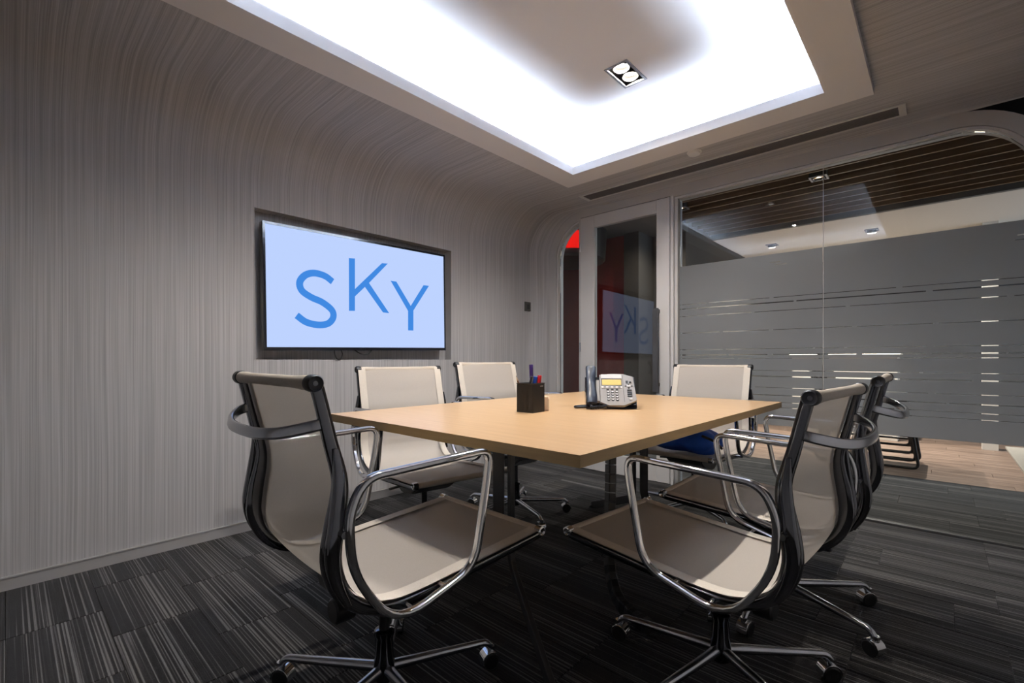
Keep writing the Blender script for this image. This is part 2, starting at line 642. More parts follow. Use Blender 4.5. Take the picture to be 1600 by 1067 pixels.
bm = bmesh.new()
box(bm, (XR, YB, 0), (XR + 0.1, YG + 0.1, ZC + 0.05))
struct(obj('wall_right', bm, M['wallpaper']))
bm = bmesh.new()
box(bm, (XL - 0.12, YB - 0.1, 0), (XR + 0.1, YB, ZC + 0.05))
struct(obj('wall_back', bm, M['wallpaper']))
bm = bmesh.new()
box(bm, (XL, YB, 0.0), (XL + 0.012, YE + 0.02, 0.05))
box(bm, (XL, YB, 0.05), (XL + 0.015, YE + 0.02, 0.056))
struct(obj('baseboard_left', bm, M['base']))

# ------------------------------------------------------------------ ceiling tray
tr = bpy.data.objects.new('trim_1', None)
C.objects.link(tr)
tr.location = (-1.15, 1.59, ZP)
struct(tr)
def ring(bm, o, i, z0, z1):
    box(bm, (o[0], o[2], z0), (o[1], i[2], z1))
    box(bm, (o[0], i[3], z0), (o[1], o[3], z1))
    box(bm, (o[0], i[2], z0), (i[0], i[3], z1))
    box(bm, (i[1], i[2], z0), (o[1], i[3], z1))
O_ = (TXO0, TXO1, TYO0, TYO1)
I_ = (TXI0, TXI1, TYI0, TYI1)
def flat_ring(z0, z1, o, i):
    bm = bmesh.new()
    vs = []
    for z in (z0, z1):
        for q in (o, i):
            vs.append([bm.verts.new((x, y, z)) for x, y in ((q[0], q[2]), (q[1], q[2]), (q[1], q[3]), (q[0], q[3]))])
    o0, i0, o1, i1 = vs
    for k in range(4):
        l = (k + 1) % 4
        bm.faces.new((o0[k], o0[l], i0[l], i0[k]))
        bm.faces.new((o1[k], i1[k], i1[l], o1[l]))
        bm.faces.new((o0[k], o1[k], o1[l], o0[l]))
        bm.faces.new((i0[k], i0[l], i1[l], i1[k]))
    return bm
obj('tray_plate', flat_ring(ZP, ZP + 0.018, O_, (TXI0 - 0.012, TXI1 + 0.012, TYI0 - 0.012, TYI1 + 0.012)), M['paint'], tr)
obj('tray_lip', flat_ring(ZP + 0.0, ZP + 0.055, (TXI0 - 0.012, TXI1 + 0.012, TYI0 - 0.012, TYI1 + 0.012), I_), M['tray_paint'], tr)
obj('tray_side', flat_ring(ZP + 0.018, ZU + 0.01, (TXO0, TXO1, TYO0, TYO1), (TXO0 + 0.012, TXO1 - 0.012, TYO0 + 0.012, TYO1 - 0.012)), M['tray_paint'], tr)

FIX = [(-1.186, 2.148), (-1.186, 1.12)]        # twin downlights in the tray
FW, FL = 0.062, 0.105                        # half sizes of a fixture
bm = bmesh.new()
xs = sorted({TXO0, TXO1} | {FIX[0][0] - FW, FIX[0][0] + FW})
yv = sorted({TYO0, TYO1} | {f[1] + s * FL for f in FIX for s in (-1, 1)})
quad_grid(bm, xs, yv, lambda x, y: (x, y, ZU), skip=lambda x, y: any(abs(x - f[0]) < FW and abs(y - f[1]) < FL for f in FIX))
obj('tray_ceiling', bm, M['tray_paint'], tr)

# LED strips lying on the tray plate behind the lip
cl = thing('cove_light', 'cool white light strip hidden behind the lip of the ceiling tray', 'light', (-1.15, 1.59, ZP))
led = emis('cool_led', (0.68, 0.81, 1.0, 1), COVE)
for nm, a, b in (('led_strip', (TXO0 + 0.05, TYO0 + 0.05, ZP + 0.02), (TXO0 + 0.075, TYO1 - 0.05, ZP + 0.032)),
                 ('led_strip', (TXO1 - 0.075, TYO0 + 0.05, ZP + 0.02), (TXO1 - 0.05, TYO1 - 0.05, ZP + 0.032)),
                 ('led_strip', (TXO0 + 0.08, TYO0 + 0.05, ZP + 0.02), (TXO1 - 0.08, TYO0 + 0.075, ZP + 0.032)),
                 ('led_strip', (TXO0 + 0.08, TYO1 - 0.075, ZP + 0.02), (TXO1 - 0.08, TYO1 - 0.05, ZP + 0.032))):
    obj(nm, B(a, b), led, cl)

# twin downlights
M['lamp'] = emis('warm_lamp', (1.0, 0.90, 0.74, 1), 24.0)
M['dlframe'] = pbr('downlight_frame_grey', (0.30, 0.30, 0.33, 1), 0.35, metal=0.6, var=0.03)
def downlight(x, y, z, label, lamps, hw, hl, watts, deg, frame=M['dlframe'], fl=0.0, group=None, blend=0.6):
    t = thing('twin_downlight' if len(lamps) > 1 else 'downlight', label, 'downlight', (x, y, z), 0, group)
    bm = bmesh.new()
    d = 0.075
    # open box
    vs0 = [bm.verts.new(p) for p in ((x - hw, y - hl, z), (x + hw, y - hl, z), (x + hw, y + hl, z), (x - hw, y + hl, z))]
    vs1 = [bm.verts.new((v.co.x, v.co.y, z + d)) for v in vs0]
    for k in range(4):
        bm.faces.new((vs0[k], vs0[(k + 1) % 4], vs1[(k + 1) % 4], vs1[k]))
    bm.faces.new(vs1)
    obj('housing', bm, M['black'], t)
    f = 0.011
    obj('frame', flat_ring(z - 0.004, z + 0.002, (x - hw - 0.002, x + hw + 0.002, y - hl - 0.002, y + hl + 0.002), (x - hw + f, x + hw - f, y - hl + f, y + hl - f)), frame, t)
    for dx, dy in lamps:
        bm = bmesh.new()
        lathe(bm, [(0.043, z + 0.010), (0.041, z + 0.007 - fl), (0.036, z + 0.036 - fl), (0.036, z + 0.05), (0.043, z + 0.05), (0.043, z + 0.010)], (x + dx, y + dy, 0), 20)
        lp = obj('lamp_ring', bm, M['black'], t, smooth=40)
        bm = bmesh.new()
        lathe(bm, [(0.0, z + 0.030 - fl), (0.034, z + 0.032 - fl), (0.034, z + 0.040 - fl), (0.0, z + 0.040 - fl)], (x + dx, y + dy, 0), 20)
        obj('lamp', bm, M['lamp'], t)
        ld = bpy.data.lights.new('downlight_beam', 'SPOT')
        ld.energy = watts
        ld.color = (1.0, 0.92, 0.82)
        ld.spot_size = math.radians(deg)
        ld.spot_blend = blend
        ld.shadow_soft_size = 0.014
        lo = bpy.data.objects.new('downlight_beam', ld)
        C.objects.link(lo)
        lo.parent = t
        lo.location = (dx, dy, 0.021 - min(fl, 0.03))
    return t
downlight(FIX[0][0], FIX[0][1], ZU, 'square recessed twin downlight in the tray ceiling nearest the glass wall', [(0, -0.046), (0, 0.046)], FW, FL, SPOT, 168, blend=0.85)
downlight(FIX[1][0], FIX[1][1], ZU, 'recessed twin downlight in the tray ceiling above the near table end', [(0, -0.046), (0, 0.046)], FW, FL, SPOT, 168, blend=0.85)

# smoke detector and air grille on the papered ceiling
bm = bmesh.new()
lathe(bm, [(0, ZC - 0.022), (0.022, ZC - 0.022), (0.036, ZC - 0.016), (0.040, ZC - 0.004), (0.044, ZC - 0.004), (0.044, ZC), (0, ZC)], (-1.155, 2.965, 0), 28)
sd = obj('smoke_detector', bm, M['white'], smooth=40)
tag(sd, 'round white smoke detector on the ceiling between tray and air grille', 'detector')

VX0, VX1, VY0, VY1 = -2.15, -0.135, 3.125, 3.275
av = thing('air_grille', 'long pale linear air grille in the ceiling along the glass wall', 'air grille', ((VX0 + VX1) / 2, 3.2, ZC))
obj('frame', flat_ring(ZC - 0.008, ZC - 0.0005, (VX0, VX1, VY0, VY1), (VX0 + 0.03, VX1 - 0.03, VY0 + 0.016, VY1 - 0.016)), M['ventfr'], av)
obj('backing', B((VX0 + 0.025, VY0 + 0.012, ZC - 0.0012), (VX1 - 0.025, VY1 - 0.012, ZC - 0.0004)), M['dark'], av)
for k in range(8):
    y = VY0 + 0.024 + k * 0.0143
    obj('slat', B((VX0 + 0.03, y, ZC - 0.0075), (VX1 - 0.03, y + 0.0035, ZC - 0.0012)), M['ventm'], av)

# ------------------------------------------------------------------ floor with carpet planks
fl = struct(obj('floor', B((XL - 0.1, YB, -0.06), (XR + 1.6, 4.95, -0.008)), M['dark']))
PX, PY = 0.5, 0.25
me = None
row = 0
y = YB + 0.05
while y < 4.95 - 0.01:
    h = min(PY, 4.95 - y)
    x = XL + 0.001 - random.choice((0.0, 0.125, 0.25, 0.375))
    while x < XR + (1.4 if y > 3.3 else 0.0):
        x0, x1 = max(x, XL + 0.0), x + PX
        cx, cy = (x0 + x1) / 2, y + h / 2
        # keep the planks the photograph can see
        dpt = -cx * 0.677 + cy * 0.736
        lat = cx * 0.736 + cy * 0.677
        if dpt > 0.55 and abs(lat) < dpt * 1.25 + 0.5:
            if me is None or abs(x1 - x0 - PX) > 1e-4 or abs(h - PY) > 1e-4:
                bmx = bmesh.new()
                hx, hy = (x1 - x0) / 2 - 0.0007, h / 2 - 0.0007
                box(bmx, (-hx, -hy, -0.008), (hx, hy, 0.0), 0.0015, 1)
                m2 = bpy.data.meshes.new('carpet_tile')
                bmx.to_mesh(m2)
                bmx.free()
                m2.materials.append(M['carpet'])
                if abs(x1 - x0 - PX) < 1e-4 and abs(h - PY) < 1e-4:
                    me = m2
            else:
                m2 = me
            o = bpy.data.objects.new('carpet_tile', m2)
            C.objects.link(o)
            o.location = (cx, cy, 0)
            o.parent = fl
        x += PX
    y += PY
    row += 1

# ------------------------------------------------------------------ glass partition
def strip_ring(bm, p0, p1, y0, y1):
    n = len(p0)
    A = [[bm.verts.new((p[0], y, p[1])) for p in q] for q in (p0, p1) for y in (y0, y1)]
    a0, a1, b0, b1 = A
    for k in range(n - 1):
        bm.faces.new((a0[k], a0[k + 1], b0[k + 1], b0[k]))
        bm.faces.new((a1[k], b1[k], b1[k + 1], a1[k + 1]))
        bm.faces.new((a0[k], a1[k], a1[k + 1], a0[k + 1]))
        bm.faces.new((b0[k], b0[k + 1], b1[k + 1], b1[k]))
def full(off):
    return arch(off) + arch_right(off)
wf = bpy.data.objects.new('window_1', None)
C.objects.link(wf)
wf.location = (-1.1, YG, 0)
struct(wf)
bm = bmesh.new()
strip_ring(bm, full(0.018), full(0.092), YG - 0.008, YG + 0.09)
obj('arch_frame', bm, M['frame'], wf, smooth=30)
bm = bmesh.new()
strip_ring(bm, full(0.0), full(0.0155), YG + 0.0, YG + 0.08)
obj('glazing_bead', bm, M['frame2'], wf, smooth=30)
# post between door and glass
bm = bmesh.new()
box(bm, (-1.512, YG - 0.014, 0), (-1.487, YG + 0.08, 2.19), 0.002, 1)
obj('post', bm, M['frame2'], wf)
bm = bmesh.new()
box(bm, (-1.484, YG - 0.006, 0), (-1.458, YG + 0.08, 2.166), 0.002, 1)
obj('post', bm, M['frame'], wf)
obj('floor_channel', B((-1.455, YG + 0.012, 0.0), (0.36, YG + 0.05, 0.012), 0.002, 1), M['legmetal'], wf)
def ztop(x):
    if x < -2.283:
        return 1.864 + math.sqrt(max(0, 0.09 - (x + 2.283) ** 2))
    if x > 0.05:
        return 1.864 + math.sqrt(max(0, 0.09 - (x - 0.05) ** 2))
    return 2.164
def pane_poly(x0, x1, z0):
    pts = [(x0, z0), (x1, z0)]
    n = 20
    for k in range(n + 1):
        x = x1 + (x0 - x1) * k / n
        pts.append((x, max(z0 + 0.01, ztop(x))))
    return pts
for x0, x1 in ((-1.457, -0.544), (-0.540, 0.349), (-2.582, -2.345)):
    bm = bmesh.new()
    prism(bm, pane_poly(x0, x1, 0.012), 'y', YG + 0.030, YG + 0.040)
    obj('pane', bm, M['glass'], wf)
obj('seam', B((-0.5435, YG + 0.029, 0.012), (-0.5405, YG + 0.041, 2.163)), M['frame2'], wf)
# frosted film with clear lines
DASH = [(1.598, -0.845, -0.780), (1.579, -0.815, -0.743), (1.579, 0.283, 0.34), (1.555, 0.275, 0.34)]
LZ = [(1.364, 4), (1.3306, 7), (1.275, 4), (1.150, 5), (1.024, 5), (0.985, 8), (0.960, 4), (0.878, 4), (0.839, 8), (0.765, 4), (0.714, 7), (0.668, 4), (0.634, 4)]
def film_mesh(x0, x1, seed):
    rnd = random.Random(seed)
    bm = bmesh.new()
    ya, yb = YG + 0.0265, YG + 0.0295
    top = 1.652
    for z, xa, xb in DASH:
        if not (x0 < xa < x1):
            continue
        box(bm, (x0, ya, z + 0.002), (x1, yb, top))
        box(bm, (x0, ya, z - 0.002), (xa, yb, z + 0.002))
        box(bm, (xb, ya, z - 0.002), (x1, yb, z + 0.002))
        top = z - 0.002
    for z, mm in LZ:
        h = mm / 1000.0 / 2
        box(bm, (x0, ya, z + h), (x1, yb, top))
        # short frosted bridges that break the clear line
        x = x0 + rnd.uniform(0.1, 0.5)
        while x < x1 - 0.03:
            wd = rnd.uniform(0.008, 0.035)
            box(bm, (x, ya, z - h), (min(x + wd, x1), yb, z + h))
            x += rnd.uniform(0.25, 0.7)
        top = z - h
    box(bm, (x0, ya, 0.515), (x1, yb, top))
    return bm
obj('frosted_film', film_mesh(-1.456, -0.545, 3), M['film'], wf)
obj('frosted_film', film_mesh(-0.539, 0.348, 5), M['film'], wf)
# black panel standing in for the unlit space beside the rounded partition head
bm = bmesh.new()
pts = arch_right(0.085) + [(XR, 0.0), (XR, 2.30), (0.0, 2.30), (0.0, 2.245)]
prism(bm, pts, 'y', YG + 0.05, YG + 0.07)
struct(obj('unlit_gap_panel', bm, M['dark']))

# ------------------------------------------------------------------ door
dr = bpy.data.objects.new('door_1', None)
C.objects.link(dr)
dr.location = (-1.93, YG, 0)
struct(dr)
y0, y1 = YG - 0.016, YG + 0.03
obj('stile', B((-2.325, y0, 0.006), (-2.186, y1, 2.187), 0.002, 1), M['frame2'], dr)
obj('stile', B((-1.623, y0, 0.006), (-1.517, y1, 2.187), 0.002, 1), M['frame2'], dr)
obj('top_rail', B((-2.1855, y0, 2.086), (-1.6235, y1, 2.187), 0.002, 1), M['frame2'], dr)
obj('bottom_rail', B((-2.1855, y0, 0.006), (-1.6235, y1, 0.16), 0.002, 1), M['frame2'], dr)
obj('pane', B((-2.186, YG + 0.004, 0.158), (-1.623, YG + 0.012, 2.088)), M['glass'], dr)
obj('jamb', B((-2.345, YG - 0.012, 0.0), (-2.3275, YG + 0.05, 2.2), 0.001, 1), M['frame'], dr)
obj('head_gap', B((-2.327, YG - 0.0095, 2.188), (-1.514, YG + 0.01, 2.192)), M['dark'], dr)
for z in (0.25, 1.06, 1.93):
    bm = bmesh.new()
    lathe(bm, [(0, z - 0.04), (0.006, z - 0.04), (0.006, z + 0.04), (0, z + 0.04)], (-2.3265, YG - 0.02, 0), 10)
    obj('hinge', bm, M['chrome'], dr, smooth=40)
bm = bmesh.new()
box(bm, (-1.628, YG - 0.075, 0.70), (-1.582, YG - 0.06, 1.343), 0.003, 1)
hd = obj('pull_handle', bm, M['legmetal'], dr)
for z in (0.76, 1.325):
    obj('handle_mount', B((-1.622, YG - 0.061, z - 0.012), (-1.594, YG - 0.015, z + 0.012), 0.002, 1), M['legmetal'], hd)

# ------------------------------------------------------------------ lounge and corridor beyond the glass
M['plank'] = wood('lounge_oak', lin(104, 84, 72), lin(158, 134, 118), 2.5, 24.0, rough=0.45, obj_rand=True)
M['slatwood'] = wood('dark_walnut', (0.14, 0.080, 0.036, 1), (0.22, 0.130, 0.064, 1), 3.0, 40.0, rough=0.4)
M['cream'] = pbr('cream_plaster', (0.72, 0.66, 0.58, 1), 0.8, var=0.02, varscale=1.5)
M['greywall'] = pbr('grey_plaster', (0.14, 0.135, 0.13, 1), 0.8, var=0.04, varscale=1.5)
M['taupe'] = pbr('taupe_plaster', (0.075, 0.066, 0.058, 1), 0.8, var=0.04, varscale=1.5)
M['redwall'] = pbr('red_lit_paint', (0.24, 0.022, 0.018, 1), 0.6, var=0.05, varscale=2)  # reddish paint, with the drum's red glow put into the colour
YW = 8.2
f2 = struct(obj('floor', B((-4.2, 4.95, -0.06), (3.2, YW, -0.012)), M['dark']))
pm = bpy.data.meshes.new('plank')
bmx = bmesh.new()
box(bmx, (-0.599, -0.0745, -0.012), (0.599, 0.0745, 0.0), 0.001, 1)
bmx.to_mesh(pm)
bmx.free()
pm.materials.append(M['plank'])
r = 0
y = 4.95 + 0.075
while y < YW - 0.05:
    x = -2.6 + (r * 0.37 % 1.2)
    while x < 3.0:
        o = bpy.data.objects.new('plank', pm)
        C.objects.link(o)
        o.location = (x, y, 0)
        o.parent = f2
        x += 1.2
    y += 0.15
    r += 1
# slatted dark timber ceiling in front, plain cream ceiling behind
sc_ = struct(obj('ceiling', B((-2.05, YG + 0.1, 2.56), (3.2, 5.85, 2.60)), M['dark']))
y = 3.62
while y < 5.75:
    obj('slat', B((-2.04, y, 2.43), (3.1, y + 0.020, 2.56)), M['slatwood'], sc_)
    y += 0.172
struct(obj('ceiling', B((-2.05, 5.85, 2.40), (3.2, YW, 2.46)), M['cream']))
struct(obj('trim_3', B((-2.05, 5.80, 2.40), (3.2, 5.849, 2.56)), M['greywall']))
M['darkwall'] = pbr('charcoal_plaster', (0.05, 0.05, 0.052, 1), 0.8, var=0.05, varscale=1.5)
struct(obj('wall_far', B((-4.2, YW, 0), (3.2, YW + 0.1, 2.7)), M['darkwall']))
struct(obj('wall_east', B((3.2, YG + 0.1, 0), (3.3, YW, 2.7)), M['cream']))
struct(obj('wall_corridor', B((-2.15, 5.1, 0), (-2.06, YW, 2.56)), M['taupe']))
struct(obj('wall_corridor', B((-3.7, 5.05, 0), (-2.06, 5.1, 2.56)), M['taupe']))
struct(obj('wall_corridor', B((-3.7, 4.75, 0), (-2.62, 4.8, 2.56)), M['redwall']))
struct(obj('wall_corridor', B((-2.62, 4.70, 0), (-2.44, 5.049, 2.56)), M['taupe']))
struct(obj('wall_corridor', B((-3.8, YG + 0.1, 0), (-3.7, 5.1, 2.56)), M['taupe']))
struct(obj('ceiling', B((-3.8, YG + 0.1, 2.36), (-2.055, 5.1, 2.44)), M['greywall']))
# header that closes the space above the partition
struct(obj('trim_4', B((XL - 0.9, YG + 0.085, 2.255), (XR + 2.4, YG + 0.099, 2.60)), M['frame']))
struct(obj('wall_corridor', B((XL - 0.9, YG + 0.06, 0), (-2.70, YG + 0.099, 2.254)), M['frame']))

# downlights among the slats and in the cream ceiling
for x, y, z, wt, lab in ((-1.87, 4.47, 2.43, 0.12, 'small square downlight among the dark timber slats beside the door post'),
                     (-0.73, 4.47, 2.43, 0.12, 'small square downlight among the dark timber slats near the pane seam'),
                     (-1.57, 6.55, 2.40, 1.0, 'square downlight in the cream lounge ceiling at the left'),
                     (-0.57, 6.55, 2.40, 1.0, 'square downlight in the cream lounge ceiling at the right')):
    downlight(x, y, z - 0.006, lab, [(0, 0)], 0.06, 0.06, LOUNGE * wt, 150, group='lounge downlights', fl=0.036 if wt == 1.0 else 0.012)

# daylight window at the right of the lounge
wd = struct(obj('window_2', B((3.17, 5.2, 0.5), (3.195, 7.9, 2.2)), emis('daylight_pane', (0.62, 0.80, 1.0, 1), 5.0)))

# white counter and slim white column at the back of the lounge
M['counterw'] = pbr('white_counter', (0.80, 0.76, 0.70, 1), 0.4, var=0.02)
wc = thing('reception_counter', 'white waist-high counter far behind the frosted glass', 'counter', (-0.9, 7.15, 0))
obj('counter_body', B((-1.44, 7.0, 0.0), (-0.37, 7.4, 0.98), 0.004, 1), M['counterw'], wc)
obj('counter_top', B((-1.47, 6.97, 0.98), (-0.34, 7.43, 1.02), 0.004, 1), M['counterw'], wc)
wcol = obj('trim_5', B((0.32, 7.0, 0.0), (0.44, 7.12, 2.40)), M['counterw'])
struct(wcol)

# round black drum with a glowing red band
rd = thing('drum_pendant', 'round black drum with a glowing red band hanging beyond the door', 'lamp', (-3.06, 4.22, 2.36))
bm = bmesh.new()
lathe(bm, [(0, 2.02), (0.40, 2.02), (0.42, 2.04), (0.44, 2.345), (0.40, 2.36), (0, 2.36)], (-3.06, 4.22, 0), 48)
obj('drum_body', bm, M['black'], rd, smooth=40)
bm = bmesh.new()
pa, pb = [], []
for k in range(21):
    a_ = math.radians(-150 + k * 126 / 20)
    pa.append((-3.06 + 0.455 * math.cos(a_), 4.22 + 0.455 * math.sin(a_)))
    a0 = pa[-1]
quad_grid(bm, list(range(21)), [2.085, 2.265], lambda k, z: (pa[k][0], pa[k][1], z))
obj('glow_band', bm, emis('red_glow', (1.0, 0.010, 0.006, 1), 1.0), rd, smooth=60)

# low cream table just beyond the glass
ct = thing('low_table', 'low cream table on the carpet just beyond the frosted glass', 'table', (0.85, 4.1, 0))
obj('table_top', B((0.322, 3.57, 0.346), (1.4, 4.62, 0.36), 0.002, 1), pbr('cream_laminate', (0.78, 0.71, 0.62, 1), 0.4, var=0.02), ct)
for x in (0.75, 1.25):
    for y in (3.85, 4.40):
        obj('leg', B((x - 0.02, y - 0.02, 0), (x + 0.02, y + 0.02, 0.346), 0.003, 1), M['legmetal'], ct)

# stack of black sled-base chairs
def sled_chair(z, k, label):
    t = thing('sled_chair', label, 'chair', (-0.53, 5.55, 0.0), 0, 'stacked sled chairs')
    s = 0.018 * k
    for dy in (-0.24, 0.22):
        y = 5.55 + dy + s
        pts = fillet([(-0.83 + s, y, 0.46 + z), (-0.90 + s, y, 0.012 + z), (-0.14 - s, y, 0.012 + z), (-0.20 - s, y, 0.45 + z)], 0.05, 5)
        obj('runner', tube(pts, 0.011, 8), M['black'], t, smooth=50)
    obj('seat', B((-0.85 + s, 5.29 + s, 0.452 + z), (-0.18 - s, 5.80 + s, 0.468 + z), 0.006, 2), M['black'], t)
    bm = bmesh.new()
    prism(bm, [(-0.85 + s, 0.47 + z), (-0.83 + s, 0.47 + z), (-0.93 + s, 0.84 + z), (-0.95 + s, 0.84 + z)], 'y', 5.31 + s, 5.78 + s)
    obj('backrest', bm, M['black'], t)
for k, lab in enumerate(('black sled-base chair at the bottom of the stack beyond the glass',
                         'black sled-base chair second from the bottom of the stack beyond the glass',
                         'black sled-base chair third from the bottom of the stack beyond the glass',
                         'black sled-base chair at the top of the stack beyond the glass')):
    sled_chair(0.062 * k, k, lab)

# ------------------------------------------------------------------ television
TX = -2.825
def tvp(px, py, x=TX):
    """picture-plane reading of the screen, converted once to metres on the screen plane"""
    a = (px - 800) / 728.4
    b_ = (562 - py) / 728.4
    s, c = math.sin(math.radians(42.63)), math.cos(math.radians(42.63))
    dx, dy = -s + a * c, c + a * s
    t = x / dx
    return (dy * t, 0.95 + b_ * t)
tl, trr, brr, bl = tvp(411, 344.5), tvp(694.5, 398.5), tvp(696, 547.5), tvp(411, 547.5)
Y0, Y1 = (tl[0] + bl[0]) / 2, (trr[0] + brr[0]) / 2
ROLL = math.atan2(((trr[1] - tl[1]) + (brr[1] - bl[1])) / 2, Y1 - Y0)
Z0 = (bl[1] + brr[1]) / 2
Z1 = (tl[1] + trr[1]) / 2
TC = ((Y0 + Y1) / 2, (Z0 + Z1) / 2)
tv = thing('television', 'flat black-rimmed television showing blue letters in the wall recess', 'television', (TX, TC[0], TC[1]))
tv.rotation_euler = (ROLL, 0, 0)
hw, hh = (Y1 - Y0) / 2, (Z1 - Z0) / 2
def unroll(p):
    y, z = p[0] - TC[0], p[1] - TC[1]
    c, s = math.cos(-ROLL), math.sin(-ROLL)
    return (y * c - z * s, y * s + z * c)
obj('casing', B((-0.045, -hw, -hh), (-0.004, hw, hh), 0.004, 2), M['blackgloss'], tv, local=True)
obj('rear_housing', B((-0.088, -hw * 0.5, -hh * 0.5), (-0.045, hw * 0.5, hh * 0.4), 0.004, 2), M['black'], tv, local=True)
bw = 0.014
bm = bmesh.new()
def ring_yz(o, i, x0, x1):
    vs = []
    for x in (x0, x1):
        for q in (o, i):
            vs.append([bm.verts.new((x, y, z)) for y, z in ((q[0], q[2]), (q[1], q[2]), (q[1], q[3]), (q[0], q[3]))])
    o0, i0, o1, i1 = vs
    for k in range(4):
        l = (k + 1) % 4
        bm.faces.new((o0[k], o0[l], i0[l], i0[k]))
        bm.faces.new((o1[k], i1[k], i1[l], o1[l]))
        bm.faces.new((o0[k], o1[k], o1[l], o0[l]))
        bm.faces.new((i0[k], i0[l], i1[l], i1[k]))
ring_yz((-hw, hw, -hh, hh), (-hw + bw, hw - 0.010, -hh + 0.020, hh - bw), -0.004, 0.004)
obj('bezel', bm, M['blackgloss'], tv, local=True)
scr = obj('screen', B((-0.004, -hw + bw, -hh + 0.020), (-0.001, hw - 0.010, hh - bw)), emis('screen_white', lin(190, 211, 255), 0.92), tv, local=True)
LET = emis('letter_blue', lin(66, 138, 226), 0.92)
def cr(px, py):
    return unroll(tvp(380 + px / 3.953, 310 + py / 3.953))
def flat(pts, nm):
    bm = bmesh.new()
    prism(bm, pts, 'x', -0.0011, 0.0004)
    obj(nm, bm, LET, scr, local=True)
# letter S as a band around a smooth centre line
sc_pts = [cr(*p) for p in ((552, 514), (505, 479), (440, 461), (385, 473), (350, 515), (362, 568), (420, 610), (490, 642), (548, 690), (556, 735), (525, 772), (465, 781), (390, 764), (330, 722))]
cpts = [(v.x, v.y) for v in catmull([(p[0], p[1], 0) for p in sc_pts], 6)]
bm = bmesh.new()
Lr, Rr = [], []
for i, p in enumerate(cpts):
    q0, q1 = cpts[max(i - 1, 0)], cpts[min(i + 1, len(cpts) - 1)]
    d = Vector((q1[0] - q0[0], q1[1] - q0[1])).normalized()
    n_ = Vector((-d.y, d.x)) * 0.0205
    Lr.append([bm.verts.new((x, p[0] + n_.x, p[1] + n_.y)) for x in (-0.0011, 0.0004)])
    Rr.append([bm.verts.new((x, p[0] - n_.x, p[1] - n_.y)) for x in (-0.0011, 0.0004)])
for i in range(len(cpts) - 1):
    bm.faces.new((Lr[i][1], Lr[i + 1][1], Rr[i + 1][1], Rr[i][1]))
    bm.faces.new((Lr[i][0], Lr[i][1], Lr[i + 1][1], Lr[i + 1][0]))
    bm.faces.new((Rr[i][0], Rr[i + 1][0], Rr[i + 1][1], Rr[i][1]))
obj('letter_s', bm, LET, scr, local=True)
K = [(653, 368), (690, 371), (690, 560), (857, 400), (893, 402), (777, 522), (901, 708), (864, 704), (752, 546), (690, 605), (690, 694), (654, 694)]
flat([cr(*p) for p in K], 'letter_k')
Yl = [(911, 508), (946, 514), (1035, 664), (1114, 536), (1147, 540), (1051, 692), (1051, 816), (1019, 815), (1019, 695)]
flat([cr(*p) for p in Yl], 'letter_y')
# leads hanging under the set
def wpt(px, py, x):
    y, z = tvp(px, py, x)
    return (x, y, z)
cb = obj('television_cable', tube(catmull([wpt(*p, -2.83) for p in ((523.5, 543), (522.5, 551), (526, 560), (531, 561), (535, 554), (533, 547), (531, 542))], 6), 0.0032, 8), M['black'], smooth=60)
tag(cb, 'thin black cable loop hanging below the television, left of the two', 'cable')
cb = obj('television_cable', tube(catmull([wpt(*p, -2.83) for p in ((549, 543), (557, 549), (566, 553.5), (574, 553), (580, 548), (583, 543))], 6), 0.0040, 8), M['black'], smooth=60)
tag(cb, 'thicker black cable sagging below the television, right of the two', 'cable')

# wall switch and the small ledge beside it
sy, sz = tvp(824.7, 479.0, XL + 0.004)
sw = thing('wall_switch', 'small dark square switch plate on the papered wall by the door', 'switch', (XL, sy, sz))
obj('plate', B((XL - 0.002, sy - 0.043, sz - 0.043), (XL + 0.008, sy + 0.043, sz + 0.043), 0.002, 1), pbr('bronze_plate', (0.06, 0.058, 0.05, 1), 0.4, var=0.1), sw)
obj('rocker', B((XL + 0.008, sy - 0.016, sz - 0.026), (XL + 0.011, sy + 0.02, sz + 0.022), 0.001, 1), M['black'], sw)
lg = bmesh.new()
ly, lz = sy + 0.105, sz - 0.032
prism(lg, [(XL - 0.001, ly - 0.045), (XL + 0.03, ly - 0.03), (XL + 0.045, ly + 0.0), (XL + 0.03, ly + 0.03), (XL - 0.001, ly + 0.045)], 'z', lz - 0.006, lz)
lo_ = obj('wall_ledge', lg, M['frame'])
tag(lo_, 'tiny grey ledge on the wall between switch and door', 'ledge')

